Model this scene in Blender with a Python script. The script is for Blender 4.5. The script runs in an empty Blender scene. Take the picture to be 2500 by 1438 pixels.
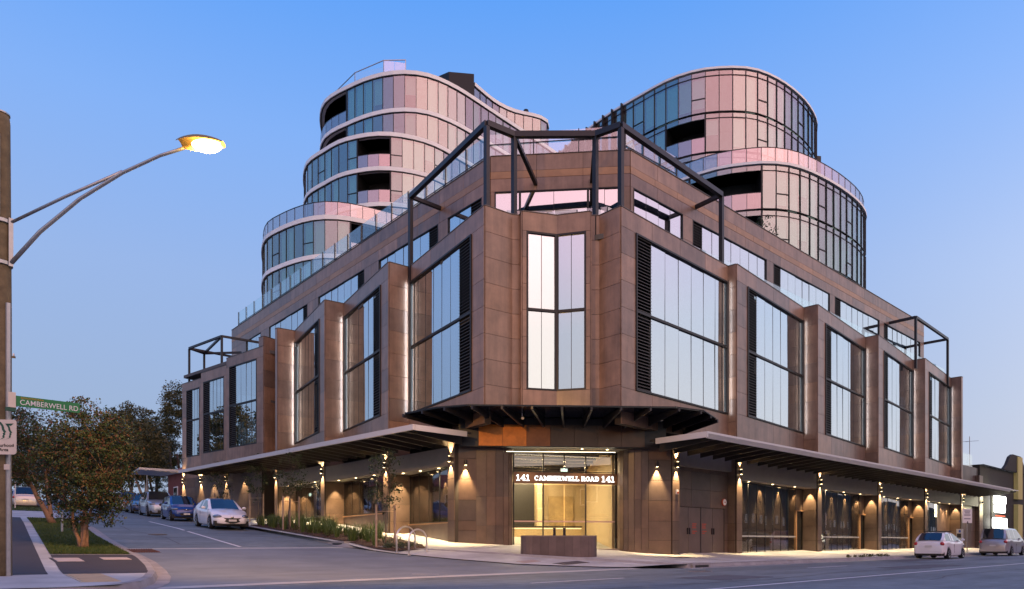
import bpy, math, random
import numpy as np
R = math.radians
sc = bpy.context.scene
COL = sc.collection
random.seed(7)

# ------------------------------------------------------------------ camera
# World axes: +X runs along the main road (right facade), +Y up the side street (left facade).
YAW = math.atan2(0.658168, 0.752871)
cam = bpy.data.cameras.new('camera')
cam.lens = 23.92
cam.sensor_width = 36.0
cam.shift_y = 0.2412
cam.clip_start = 0.1
cam.clip_end = 3000
camo = bpy.data.objects.new('camera', cam)
COL.objects.link(camo)
camo.location = (0, 0, 0.9)
camo.rotation_euler = (R(90), 0, -YAW)
sc.camera = camo

# ------------------------------------------------------------------ dusk sky
SUNDIR = (0.25, -0.968)            # horizontal direction of the set sun (behind the viewer)
SUN_EL = 6.0
world = bpy.data.worlds.new('World')
sc.world = world
world.use_nodes = True
wn = world.node_tree
W = wn.nodes
bg = W['Background']
def wnode(t, **k):
    n = W.new(t)
    for a, b in k.items():
        setattr(n, a, b)
    return n
sky = wnode('ShaderNodeTexSky', sky_type='NISHITA', sun_disc=False)
sky.sun_elevation = R(SUN_EL)
sky.sun_rotation = math.atan2(SUNDIR[0], SUNDIR[1])
sky.dust_density = 0.4
sky.ozone_density = 3.0
tc = wnode('ShaderNodeTexCoord')
sep = wnode('ShaderNodeSeparateXYZ')
wn.links.new(tc.outputs['Generated'], sep.inputs[0])
def wmath(op, a, b=None, clamp=False):
    n = wnode('ShaderNodeMath', operation=op, use_clamp=clamp)
    for i, v in enumerate((a, b)):
        if v is None: continue
        if isinstance(v, (int, float)): n.inputs[i].default_value = v
        else: wn.links.new(v, n.inputs[i])
    return n.outputs[0]
elev = wmath('ARCSINE', sep.outputs[2])
elev = wmath('DIVIDE', elev, math.pi / 2, True)
hl = wmath('SQRT', wmath('MAXIMUM', wmath('SUBTRACT', 1.0, wmath('MULTIPLY', sep.outputs[2], sep.outputs[2])), 1e-4))
az = wmath('DIVIDE', wmath('ADD', wmath('MULTIPLY', sep.outputs[0], SUNDIR[0]), wmath('MULTIPLY', sep.outputs[1], SUNDIR[1])), hl)
azf = wnode('ShaderNodeMapRange', interpolation_type='SMOOTHSTEP')
azf.inputs[1].default_value = -0.45
azf.inputs[2].default_value = 1.0
wn.links.new(az, azf.inputs[0])
def ramp(stops):
    n = wnode('ShaderNodeValToRGB')
    e = n.color_ramp.elements
    while len(e) < len(stops): e.new(0.5)
    for k, (p, c) in enumerate(stops):
        e[k].position = p
        e[k].color = (*c, 1)
    wn.links.new(elev, n.inputs[0])
    return n.outputs[0]
away = ramp([(0.0, (.315, .365, .49)), (0.10, (.285, .372, .545)), (0.22, (.262, .385, .66)), (0.33, (.19, .365, .76)), (0.43, (.10, .30, .775)), (0.7, (.05, .195, .62)), (1.0, (.035, .14, .49))])
near = ramp([(0.0, (1.05, .88, .80)), (0.1, (.92, .90, .95)), (0.2, (.72, .80, 1.0)), (0.33, (.30, .48, .92)), (0.45, (.12, .32, .80)), (0.7, (.05, .195, .62)), (1.0, (.035, .14, .49))])
glow = ramp([(0.0, (1.15, .92, .78)), (0.1, (.74, .66, .63)), (0.19, (.82, .72, .72)), (0.26, (1.35, .84, .88)), (0.30, (1.55, .86, .90)), (0.38, (1.75, .84, .88)), (0.5, (1.15, .70, .80)), (0.72, (.2, .3, .7)), (1.0, (.035, .14, .49))])
gf = wnode('ShaderNodeMapRange', interpolation_type='SMOOTHSTEP')
gf.inputs[1].default_value = 0.0
GLOWDIR = (-0.12, -0.993)          # rosy afterglow, straight behind the viewer
gaz = wmath('DIVIDE', wmath('ADD', wmath('MULTIPLY', sep.outputs[0], GLOWDIR[0]), wmath('MULTIPLY', sep.outputs[1], GLOWDIR[1])), hl)
wn.links.new(gaz, gf.inputs[0])
mixs = wnode('ShaderNodeMix', data_type='RGBA')
wn.links.new(azf.outputs[0], mixs.inputs[0])
wn.links.new(away, mixs.inputs[6])
wn.links.new(near, mixs.inputs[7])
mixg = wnode('ShaderNodeMix', data_type='RGBA')
wn.links.new(gf.outputs[0], mixg.inputs[0])
wn.links.new(mixs.outputs[2], mixg.inputs[6])
wn.links.new(glow, mixg.inputs[7])
addn = wnode('ShaderNodeMix', data_type='RGBA', blend_type='ADD')
addn.inputs[0].default_value = 0.006
wn.links.new(mixg.outputs[2], addn.inputs[6])
wn.links.new(sky.outputs[0], addn.inputs[7])
wn.links.new(addn.outputs[2], bg.inputs[0])
bg.inputs[1].default_value = 0.94

sun = bpy.data.lights.new('sun', 'SUN')
sun.energy = 0.5
sun.angle = R(72)
sun.color = (1.0, .80, .64)
suno = bpy.data.objects.new('sun', sun)
COL.objects.link(suno)
from mathutils import Vector, Matrix
_el = R(12)
_d = Vector((SUNDIR[0] * math.cos(_el), SUNDIR[1] * math.cos(_el), math.sin(_el)))
suno.rotation_euler = _d.to_track_quat('Z', 'Y').to_euler()
suno.location = (0, -30, 40)

sc.view_settings.view_transform = 'Standard'
sc.view_settings.look = 'None'
sc.view_settings.gamma = 1
sc.view_settings.exposure = 0.36
sc.cycles.use_denoising = True
sc.cycles.max_bounces = 8
sc.cycles.transparent_max_bounces = 16
sc.cycles.sample_clamp_indirect = 6.0
sc.cycles.caustics_reflective = False
sc.cycles.caustics_refractive = False

# ------------------------------------------------------------------ materials
MATS = {}
def newmat(name):
    m = bpy.data.materials.new(name)
    m.use_nodes = True
    MATS[name] = m
    return m, m.node_tree, m.node_tree.nodes['Principled BSDF']
def link(nt, a, b): nt.links.new(a, b)
def principled(name, col, rough=.5, metal=0., spec=.5, noise=None, rnd=0., bump=None, coat=0., col2=None, stains=0., streak=0.):
    """noise=(scale, amount, detail), bump=(scale, strength): world-space variation."""
    m, nt, p = newmat(name)
    p.inputs['Roughness'].default_value = rough
    p.inputs['Metallic'].default_value = metal
    p.inputs['Specular IOR Level'].default_value = spec
    p.inputs['Coat Weight'].default_value = coat
    p.inputs['Coat Roughness'].default_value = .04
    p.inputs['Base Color'].default_value = (*col, 1)
    if noise or bump:
        geo = nt.nodes.new('ShaderNodeNewGeometry')
    cur = None
    if noise:
        n = nt.nodes.new('ShaderNodeTexNoise')
        n.inputs['Scale'].default_value = noise[0]
        n.inputs['Detail'].default_value = noise[2] if len(noise) > 2 else 6
        n.inputs['Roughness'].default_value = .62
        link(nt, geo.outputs['Position'], n.inputs['Vector'])
        mr = nt.nodes.new('ShaderNodeMapRange')
        mr.inputs[1].default_value = .3; mr.inputs[2].default_value = .7
        mr.inputs[3].default_value = 1 - noise[1]; mr.inputs[4].default_value = 1 + noise[1]
        link(nt, n.outputs[0], mr.inputs[0])
        cur = mr.outputs[0]
    if rnd:
        oi = nt.nodes.new('ShaderNodeObjectInfo')
        mr2 = nt.nodes.new('ShaderNodeMapRange')
        mr2.inputs[3].default_value = 1 - rnd; mr2.inputs[4].default_value = 1 + rnd
        link(nt, oi.outputs['Random'], mr2.inputs[0])
        if cur is None: cur = mr2.outputs[0]
        else:
            mm = nt.nodes.new('ShaderNodeMath'); mm.operation = 'MULTIPLY'
            link(nt, cur, mm.inputs[0]); link(nt, mr2.outputs[0], mm.inputs[1])
            cur = mm.outputs[0]
    if cur is not None:
        vm = nt.nodes.new('ShaderNodeVectorMath'); vm.operation = 'SCALE'
        vm.inputs[0].default_value = col
        if col2:
            oi2 = nt.nodes.new('ShaderNodeObjectInfo')
            wn2 = nt.nodes.new('ShaderNodeTexWhiteNoise'); wn2.noise_dimensions = '1D'
            link(nt, oi2.outputs['Random'], wn2.inputs['W'])
            mc = nt.nodes.new('ShaderNodeMix'); mc.data_type = 'RGBA'
            mc.inputs[6].default_value = (*col, 1); mc.inputs[7].default_value = (*col2, 1)
            link(nt, wn2.outputs['Value'], mc.inputs[0])
            link(nt, mc.outputs[2], vm.inputs[0])
        if streak:
            nk = nt.nodes.new('ShaderNodeTexNoise'); nk.inputs['Scale'].default_value = 1.0; nk.inputs['Detail'].default_value = 6; nk.inputs['Roughness'].default_value = .65
            mk = nt.nodes.new('ShaderNodeMapping'); mk.inputs['Scale'].default_value = (3.2, 3.2, .28)
            link(nt, geo.outputs['Position'], mk.inputs['Vector']); link(nt, mk.outputs[0], nk.inputs['Vector'])
            rk = nt.nodes.new('ShaderNodeMapRange'); rk.inputs[1].default_value = .35; rk.inputs[2].default_value = .65; rk.inputs[3].default_value = 1 - streak; rk.inputs[4].default_value = 1 + streak * .5
            link(nt, nk.outputs[0], rk.inputs[0])
            mk2 = nt.nodes.new('ShaderNodeMath'); mk2.operation = 'MULTIPLY'
            link(nt, cur, mk2.inputs[0]); link(nt, rk.outputs[0], mk2.inputs[1]); cur = mk2.outputs[0]
            link(nt, cur, vm.inputs['Scale'])
        if stains:
            ns = nt.nodes.new('ShaderNodeTexNoise'); ns.inputs['Scale'].default_value = .5; ns.inputs['Detail'].default_value = 7; ns.inputs['Roughness'].default_value = .7
            mpn = nt.nodes.new('ShaderNodeMapping'); mpn.inputs['Scale'].default_value = (.35, 1.3, 1)
            link(nt, geo.outputs['Position'], mpn.inputs['Vector']); link(nt, mpn.outputs[0], ns.inputs['Vector'])
            ms = nt.nodes.new('ShaderNodeMapRange'); ms.inputs[1].default_value = .42; ms.inputs[2].default_value = .66; ms.inputs[3].default_value = 1.0; ms.inputs[4].default_value = 1 - stains
            link(nt, ns.outputs[0], ms.inputs[0])
            m3 = nt.nodes.new('ShaderNodeMath'); m3.operation = 'MULTIPLY'
            link(nt, cur, m3.inputs[0]); link(nt, ms.outputs[0], m3.inputs[1])
            cur = m3.outputs[0]
            link(nt, cur, vm.inputs['Scale'])
        link(nt, cur, vm.inputs['Scale'])
        link(nt, vm.outputs[0], p.inputs['Base Color'])
    if bump:
        n = nt.nodes.new('ShaderNodeTexNoise')
        n.inputs['Scale'].default_value = bump[0]
        n.inputs['Detail'].default_value = 4
        link(nt, geo.outputs['Position'], n.inputs['Vector'])
        b = nt.nodes.new('ShaderNodeBump')
        b.inputs['Strength'].default_value = bump[1]
        b.inputs['Distance'].default_value = .02
        link(nt, n.outputs[0], b.inputs['Height'])
        link(nt, b.outputs[0], p.inputs['Normal'])
    return m
def emission(name, col, strength):
    m, nt, p = newmat(name)
    p.inputs['Base Color'].default_value = (0, 0, 0, 1)
    p.inputs['Emission Color'].default_value = (*col, 1)
    p.inputs['Emission Strength'].default_value = strength
    return m
def glass(name, tint, refl, gcol=(1, 1, 1), rough=.0, wave=.0):
    """Architectural pane: see-through tint plus mirror coating of reflectance refl that rises to grazing angles."""
    m, nt, p = newmat(name)
    nt.nodes.remove(p)
    out = nt.nodes['Material Output']
    tr = nt.nodes.new('ShaderNodeBsdfTransparent'); tr.inputs[0].default_value = (*tint, 1)
    gl = nt.nodes.new('ShaderNodeBsdfGlossy'); gl.inputs[0].default_value = (*gcol, 1); gl.inputs[1].default_value = rough
    g0 = nt.nodes.new('ShaderNodeNewGeometry')
    dot = nt.nodes.new('ShaderNodeVectorMath'); dot.operation = 'DOT_PRODUCT'
    link(nt, g0.outputs['Incoming'], dot.inputs[0]); link(nt, g0.outputs['True Normal'], dot.inputs[1])
    ab = nt.nodes.new('ShaderNodeMath'); ab.operation = 'ABSOLUTE'; link(nt, dot.outputs['Value'], ab.inputs[0])
    om = nt.nodes.new('ShaderNodeMath'); om.operation = 'SUBTRACT'; om.inputs[0].default_value = 1.0; link(nt, ab.outputs[0], om.inputs[1])
    pw = nt.nodes.new('ShaderNodeMath'); pw.operation = 'POWER'; pw.inputs[1].default_value = 5.0; link(nt, om.outputs[0], pw.inputs[0])
    mr = nt.nodes.new('ShaderNodeMapRange'); mr.inputs[3].default_value = refl; mr.inputs[4].default_value = 1.0
    link(nt, pw.outputs[0], mr.inputs[0])
    if wave:
        geo = nt.nodes.new('ShaderNodeNewGeometry')
        n = nt.nodes.new('ShaderNodeTexNoise'); n.inputs['Scale'].default_value = .8; n.inputs['Detail'].default_value = 1
        link(nt, geo.outputs['Position'], n.inputs['Vector'])
        b = nt.nodes.new('ShaderNodeBump'); b.inputs['Strength'].default_value = wave; b.inputs['Distance'].default_value = .02
        link(nt, n.outputs[0], b.inputs['Height'])
        link(nt, b.outputs[0], gl.inputs['Normal'])
    mx = nt.nodes.new('ShaderNodeMixShader')
    link(nt, mr.outputs[0], mx.inputs[0]); link(nt, tr.outputs[0], mx.inputs[1]); link(nt, gl.outputs[0], mx.inputs[2])
    link(nt, mx.outputs[0], out.inputs[0])
    return m
def leafmat(name, cols, rough=.55):
    m, nt, p = newmat(name)
    geo = nt.nodes.new('ShaderNodeNewGeometry')
    cr = nt.nodes.new('ShaderNodeValToRGB')
    e = cr.color_ramp.elements
    while len(e) < len(cols): e.new(.5)
    for k, c in enumerate(cols):
        e[k].position = k / (len(cols) - 1); e[k].color = (*c, 1)
    link(nt, geo.outputs['Random Per Island'], cr.inputs[0])
    link(nt, cr.outputs[0], p.inputs['Base Color'])
    p.inputs['Roughness'].default_value = rough
    p.inputs['Specular IOR Level'].default_value = .3
    p.inputs['Transmission Weight'].default_value = 0
    return m

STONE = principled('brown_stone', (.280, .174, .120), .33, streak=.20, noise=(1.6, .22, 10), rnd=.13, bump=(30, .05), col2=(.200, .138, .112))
STONE_SHADED = principled('shaded_stone', (.120, .076, .055), .40, noise=(1.6, .26, 10), rnd=.2, bump=(30, .05), col2=(.085, .062, .054))  # same brown stone, canopy shade put into its colour
BRONZE = principled('bronze_panel', (.060, .036, .024), .35, metal=.2, noise=(2, .2), rnd=.2)
STONE_D = principled('joint_backing', (.035, .026, .022), .8)
BAND = principled('copper_band', (.33, .185, .095), .4, noise=(2, .15), rnd=.1)
COPING = principled('coping_metal', (.10, .085, .08), .4, metal=.4)
FRAME = principled('window_frame_metal', (.018, .017, .018), .45, metal=.3)
LOUVRE = principled('louvre_metal', (.012, .012, .013), .5, metal=.2)
STEEL = principled('black_steel', (.022, .022, .027), .42, metal=.3, noise=(6, .15))
GLASS = glass('office_glass', (.46, .50, .52), .64, (.92, .98, 1.0), wave=.08)
GLASS_T = glass('tower_glass', (.58, .82, .80), .23, (1, .92, .92), wave=.05)
GLASS_S = glass('shop_glass', (.80, .80, .78), .10, wave=.03)
GLASS_B = glass('balustrade_glass', (.88, .95, .95), .15)
GLASS_BT = glass('tinted_balustrade_glass', (.62, .66, .68), .34, (1, .86, .86))
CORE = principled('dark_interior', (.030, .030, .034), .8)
INTFLOOR = principled('interior_slab', (.10, .10, .10), .8)
BLIND = principled('roller_blind', (.80, .72, .60), .8, rnd=.12)
WHITEBAND = principled('white_slab_edge', (.93, .91, .88), .45, noise=(1.2, .05), rnd=.05)
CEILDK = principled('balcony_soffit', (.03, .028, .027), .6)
CANOPY = principled('canopy_fascia', (.58, .56, .56), .45, metal=.2)
CANOPYBEAM = principled('canopy_beam', (.022, .019, .018), .5)
BULK = principled('bulkhead_paint', (.21, .185, .17), .55, noise=(2, .08))
STONE_W = principled('shop_wall', (.11, .072, .050), .5, noise=(2, .15))
LED = emission('led_strip', (.86, .92, 1.0), 26.0)
LED_R = emission('led_strip_dim', (.86, .92, 1.0), 13.0)
WARM = emission('warm_lamp', (1, .72, .36), 14.0)
LETTER = emission('sign_letter', (1, .98, .94), 2.6)
SODIUM = emission('sodium_lamp', (1, .62, .18), 22.0)
WHITELIT = emission('lit_sign_face', (1, .98, .92), 6.0)
EXIT = emission('exit_sign_face', (.75, 1, .85), 2.0)
ASPHALT = principled('asphalt', (.172, .205, .215), .72, noise=(2.2, .20, 11), bump=(60, .3), stains=.42)
ASPHALT_P = principled('asphalt_path', (.050, .046, .052), .85, noise=(.9, .12, 9), bump=(70, .25))
CONC = principled('concrete', (.46, .47, .46), .8, noise=(1.1, .18, 11), bump=(40, .08), stains=.25)
CONC_A = principled('apron_concrete', (.180, .208, .235), .7, noise=(.9, .14, 11), bump=(40, .08), stains=.22)
KERB = principled('kerb_stone', (.27, .265, .27), .8, noise=(2.2, .2, 8), bump=(30, .12))
PAINT = principled('road_paint', (.70, .70, .69), .6, noise=(6, .15, 8))
GRASSG = principled('lawn_soil', (.045, .060, .022), .9, noise=(1.4, .4, 8))
MULCH = principled('mulch', (.055, .028, .020), .95, noise=(9, .5, 8), bump=(25, .9))
GROUND = principled('ground_soil', (.07, .075, .05), .95, noise=(.2, .3, 8))
TACT = principled('tactile_paving', (.45, .38, .27), .8, noise=(3, .1))
TIMBER = principled('timber_pole', (.17, .125, .065), .85, noise=(5, .3, 8), bump=(18, .5))
STAKE = principled('stake_timber', (.33, .25, .19), .8, noise=(6, .2))
GALV = principled('galvanised_steel', (.42, .42, .42), .42, metal=.7, noise=(10, .1))
STAINLESS = principled('stainless_steel', (.74, .72, .68), .34, metal=.7)
ALU = principled('aluminium', (.55, .55, .55), .4, metal=.6)
SGREEN = principled('sign_green', (.012, .20, .055), .45)
SWHITE = principled('sign_white', (.76, .74, .72), .5)
SCREAM = principled('sign_cream', (.72, .62, .50), .5, noise=(6, .06))
SBLACK = principled('print_black', (.02, .02, .022), .6)
SDGREEN = principled('print_green', (.02, .09, .05), .6)
SGOLD = principled('print_gold', (.55, .28, .03), .6)
SRED = principled('print_red', (.40, .05, .02), .6)
RUST = principled('rusty_iron', (.16, .06, .03), .8, noise=(12, .4))
OAK = principled('lobby_timber', (.36, .21, .10), .5, noise=(4, .2))
LOBBYWALL = principled('lobby_wall', (.50, .40, .26), .6, noise=(1, .1))
LOBBYDARK = principled('lobby_dark', (.03, .028, .027), .4)
LOBBYFLOOR = principled('lobby_floor', (.30, .25, .20), .25)
BARK = principled('smooth_bark', (.23, .135, .085), .75, noise=(6, .35, 8), bump=(14, .5))
BARKP = principled('pale_bark', (.30, .25, .20), .8, noise=(4, .4, 8), bump=(10, .5))
BARKD = principled('dark_bark', (.09, .065, .05), .85, noise=(6, .3))
LEAF_M = leafmat('myrtle_leaf', [(.020, .044, .018), (.034, .066, .024), (.046, .078, .026), (.075, .060, .026), (.12, .048, .028)])
LEAF_D = leafmat('gum_leaf', [(.040, .052, .020), (.070, .080, .028), (.12, .11, .035), (.16, .12, .04)])
LEAF_Y = leafmat('young_leaf', [(.018, .032, .014), (.030, .050, .020), (.055, .060, .026)])
LEAF_H = leafmat('hedge_leaf', [(.030, .040, .014), (.055, .065, .020), (.085, .080, .028)])
BLADE = leafmat('strap_leaf', [(.045, .085, .025), (.075, .13, .035), (.12, .16, .05)])
GRASSB = leafmat('grass_blade', [(.030, .060, .014), (.045, .085, .018), (.075, .095, .026)])
COVER = leafmat('cover_leaf', [(.040, .060, .040), (.060, .085, .055), (.075, .10, .04)])
BRICKD = principled('dark_brick', (.028, .026, .020), .85, noise=(5, .25), bump=(20, .3))
BRICKR = principled('red_brick', (.16, .045, .035), .85, noise=(5, .25))
RENDERW = principled('cream_render', (.55, .45, .30), .8, noise=(1, .1))
ROOFG = principled('metal_roof', (.42, .42, .44), .5, noise=(1, .1))
TILE = principled('terracotta_tile', (.26, .09, .06), .8, noise=(3, .2))
TYRE = principled('tyre_rubber', (.015, .015, .016), .8)
RIM = principled('alloy_rim', (.45, .45, .46), .3, metal=.8)
CARGLASS = principled('car_glass', (.010, .014, .018), .04, spec=.9, coat=.6)
CARBLACK = principled('car_black_trim', (.012, .012, .013), .45)
HEADL = principled('headlight_lens', (.22, .23, .25), .08, metal=.5, spec=.8, coat=1.0)
TAILL = principled('tail_light_lens', (.42, .012, .012), .15, coat=1.0)
PLATE = principled('number_plate', (.66, .66, .64), .5)
CHROME = principled('chrome', (.7, .7, .7), .12, metal=1.0)

# ------------------------------------------------------------------ helpers
class MB:
    """collects vertices and faces for one mesh"""
    def __init__(s): s.v = []; s.f = []
    def add(s, vs, fs):
        b = len(s.v)
        s.v += [tuple(v) for v in vs]
        s.f += [tuple(i + b for i in f) for f in fs]
        return s
    def box(s, x0, x1, y0, y1, z0, z1):
        return s.add([(x0, y0, z0), (x1, y0, z0), (x1, y1, z0), (x0, y1, z0), (x0, y0, z1), (x1, y0, z1), (x1, y1, z1), (x0, y1, z1)],
                     [(0, 3, 2, 1), (4, 5, 6, 7), (0, 1, 5, 4), (1, 2, 6, 5), (2, 3, 7, 6), (3, 0, 4, 7)])
    def beam(s, a, b, w, h, up=(0, 0, 1)):
        a = Vector(a); b = Vector(b); d = (b - a).normalized()
        upv = Vector(up)
        if abs(d.dot(upv)) > .98: upv = Vector((0, 1, 0))
        r = d.cross(upv).normalized(); u = r.cross(d)
        vs = []
        for p in (a, b):
            for i, j in ((-1, -1), (1, -1), (1, 1), (-1, 1)):
                vs.append(p + r * (w / 2 * i) + u * (h / 2 * j))
        return s.add(vs, [(0, 1, 2, 3), (7, 6, 5, 4), (0, 4, 5, 1), (1, 5, 6, 2), (2, 6, 7, 3), (3, 7, 4, 0)])
    def prism(s, poly, z0, z1):
        n = len(poly)
        vs = [(x, y, z0) for x, y in poly] + [(x, y, z1) for x, y in poly]
        fs = [tuple(range(n - 1, -1, -1)), tuple(range(n, 2 * n))] + [(i, (i + 1) % n, n + (i + 1) % n, n + i) for i in range(n)]
        return s.add(vs, fs)
    def tube(s, pts, rad, n=8, cap=True):
        pts = [Vector(p) for p in pts]
        if isinstance(rad, (int, float)): rad = [rad] * len(pts)
        vs = []; prev = None
        for i, p in enumerate(pts):
            t = (pts[min(i + 1, len(pts) - 1)] - pts[max(i - 1, 0)]).normalized()
            if prev is None:
                ref = Vector((0, 0, 1)) if abs(t.z) < .9 else Vector((1, 0, 0))
                r = t.cross(ref).normalized()
            else:
                r = (prev - t * prev.dot(t)).normalized()
            prev = r; u = t.cross(r)
            for k in range(n):
                a = 2 * math.pi * k / n
                vs.append(p + (r * math.cos(a) + u * math.sin(a)) * rad[i])
        fs = []
        for i in range(len(pts) - 1):
            for k in range(n):
                fs.append((i * n + k, i * n + (k + 1) % n, (i + 1) * n + (k + 1) % n, (i + 1) * n + k))
        if cap:
            fs.append(tuple(range(n - 1, -1, -1))); fs.append(tuple(range((len(pts) - 1) * n, len(pts) * n)))
        return s.add(vs, fs)
    def lathe(s, c, prof, n=16):
        vs = []; fs = []
        for r, z in prof:
            for k in range(n):
                a = 2 * math.pi * k / n
                vs.append((c[0] + r * math.cos(a), c[1] + r * math.sin(a), c[2] + z))
        for i in range(len(prof) - 1):
            for k in range(n):
                fs.append((i * n + k, i * n + (k + 1) % n, (i + 1) * n + (k + 1) % n, (i + 1) * n + k))
        fs.append(tuple(range(n - 1, -1, -1))); fs.append(tuple(range((len(prof) - 1) * n, len(prof) * n)))
        return s.add(vs, fs)
    def grid(s, rows):
        """rows of equally many points"""
        b = len(s.v); m = len(rows[0])
        for r in rows: s.v += [tuple(p) for p in r]
        for i in range(len(rows) - 1):
            for j in range(m - 1):
                s.f.append((b + i * m + j, b + i * m + j + 1, b + (i + 1) * m + j + 1, b + (i + 1) * m + j))
        return s
    def mesh(s, name, smooth=False):
        me = bpy.data.meshes.new(name)
        me.from_pydata(s.v, [], s.f)
        if smooth:
            me.polygons.foreach_set('use_smooth', [True] * len(me.polygons))
        me.update()
        return me

def tag(o, label=None, cat=None, group=None, kind=None):
    if label: o['label'] = label
    if cat: o['category'] = cat
    if group: o['group'] = group
    if kind: o['kind'] = kind
    return o
def empty(name, loc=(0, 0, 0), rz=0., parent=None):
    o = bpy.data.objects.new(name, None)
    COL.objects.link(o)
    o.location = loc; o.rotation_euler = (0, 0, rz)
    o.empty_display_size = .2
    if parent: o.parent = parent
    return o
def absloc(o):
    v = Vector(o.location)
    while o.parent:
        o = o.parent; v = v + Vector(o.location)
    return v
def obj(name, mb, mat, parent=None, smooth=False, local=False):
    """one mesh object; vertices are world coordinates unless local (then they are in the parent's frame)"""
    me = mb if isinstance(mb, bpy.types.Mesh) else mb.mesh(name, smooth)
    if mat is not None and not me.materials: me.materials.append(mat)
    o = bpy.data.objects.new(name, me)
    COL.objects.link(o)
    if parent:
        o.parent = parent
        if not local: o.location = -absloc(parent)
    return o
def bevel(o, w=.01, seg=2):
    m = o.modifiers.new('bevel', 'BEVEL'); m.width = w; m.segments = seg; m.limit_method = 'ANGLE'
    return o
def smoothby(o, ang=40):
    me = o.data
    me.polygons.foreach_set('use_smooth', [True] * len(me.polygons))
    try: me.set_sharp_from_angle(angle=R(ang))
    except Exception: pass
    return o
def clone(o, parent=None):
    c = o.copy(); COL.objects.link(c); c.parent = parent
    for ch in list(o.children): clone(ch, c)
    return c

class Face:
    """vertical facade plane from P to Q; the outside is on the right-hand side of P->Q"""
    def __init__(s, P, Q):
        s.P = Vector((P[0], P[1], 0)); s.Q = Vector((Q[0], Q[1], 0))
        s.L = (s.Q - s.P).length
        s.d = (s.Q - s.P) / s.L
        s.n = Vector((s.d.y, -s.d.x, 0))
        s.rz = math.atan2(s.d.y, s.d.x)
    def pt(s, u, z, o=0.): 
        p = s.P + s.d * u + s.n * o
        return Vector((p.x, p.y, z))
_boxes = {}
def boxmesh(L, D, H, mat, top=None):
    key = (round(L, 3), round(D, 3), round(H, 3), mat.name)
    if key not in _boxes:
        me = MB().box(0, L, 0, D, 0, H).mesh('piece')
        me.materials.append(mat)
        _boxes[key] = me
    return _boxes[key]
def piece(name, parent, F, u0, u1, z0, z1, o0, o1, mat):
    """one box on a facade plane: u along it, z up, o outwards"""
    me = boxmesh(u1 - u0, o1 - o0, z1 - z0, mat)
    o = bpy.data.objects.new(name, me)
    COL.objects.link(o)
    p = F.pt(u0, z0, o1)
    o.location = p - (absloc(parent) if parent else Vector((0, 0, 0)))
    o.rotation_euler = (0, 0, F.rz)
    o.parent = parent
    if name in ('window_pane', 'shop_pane', 'entrance_pane', 'balcony_pane'):
        o.rotation_euler = (random.uniform(-.004, .004), 0, F.rz + random.uniform(-.004, .004))
    return o
def subpiece(name, par, grand, F, u0, u1, z0, z1, o0, o1, mat):
    """piece that is a child of a piece: same frame rotation as its parent piece on the same plane"""
    me = boxmesh(u1 - u0, o1 - o0, z1 - z0, mat)
    o = bpy.data.objects.new(name, me)
    COL.objects.link(o)
    o.parent = par
    o.matrix_parent_inverse = (Matrix.Translation(par.location) @ Matrix.Rotation(F.rz, 4, 'Z')).inverted()
    p = F.pt(u0, z0, o1) - absloc(grand)
    o.location = p
    o.rotation_euler = (0, 0, F.rz)
    return o
def fbox(mb, F, u0, u1, z0, z1, o0, o1):
    c = [F.pt(u, 0, o) for u, o in ((u0, o0), (u0, o1), (u1, o1), (u1, o0))]
    return mb.prism([(p.x, p.y) for p in c], z0, z1) if z1 > z0 else mb
def splits(a, b, w):
    n = max(1, round((b - a) / w))
    return [a + (b - a) * i / n for i in range(n + 1)]
def panels(parent, F, u0, u1, z0, z1, cols, rows, name='stone_panel', mat=None, gap=.014, th=.04, shift=False):
    """stone slabs with open joints; cols/rows are lists of split positions or target sizes"""
    mat = mat or STONE
    us = cols if isinstance(cols, list) else splits(u0, u1, cols)
    zs = rows if isinstance(rows, list) else splits(z0, z1, rows)
    for j in range(len(zs) - 1):
        for i in range(len(us) - 1):
            piece(name, parent, F, us[i] + gap / 2, us[i + 1] - gap / 2, zs[j] + gap / 2, zs[j + 1] - gap / 2, -.0, th, mat)

def spot(name, loc, target, energy, ang, col=(1, .70, .36), blend=.6, radius=.03, parent=None):
    l = bpy.data.lights.new(name, 'SPOT')
    l.energy = energy; l.spot_size = R(ang); l.spot_blend = blend; l.color = col; l.shadow_soft_size = radius
    o = bpy.data.objects.new(name, l)
    COL.objects.link(o)
    d = Vector(target) - Vector(loc)
    o.rotation_euler = (-d).to_track_quat('Z', 'Y').to_euler()
    if parent: 
        o.parent = parent; o.location = Vector(loc) - absloc(parent)
    else: o.location = loc
    return o
def area(name, loc, target, energy, sx, sy, col=(1, .75, .45), parent=None):
    l = bpy.data.lights.new(name, 'AREA')
    l.energy = energy; l.shape = 'RECTANGLE'; l.size = sx; l.size_y = sy; l.color = col
    o = bpy.data.objects.new(name, l)
    COL.objects.link(o)
    d = Vector(target) - Vector(loc)
    o.rotation_euler = (-d).to_track_quat('Z', 'Y').to_euler()
    if parent: 
        o.parent = parent; o.location = Vector(loc) - absloc(parent)
    else: o.location = loc
    return o
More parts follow.
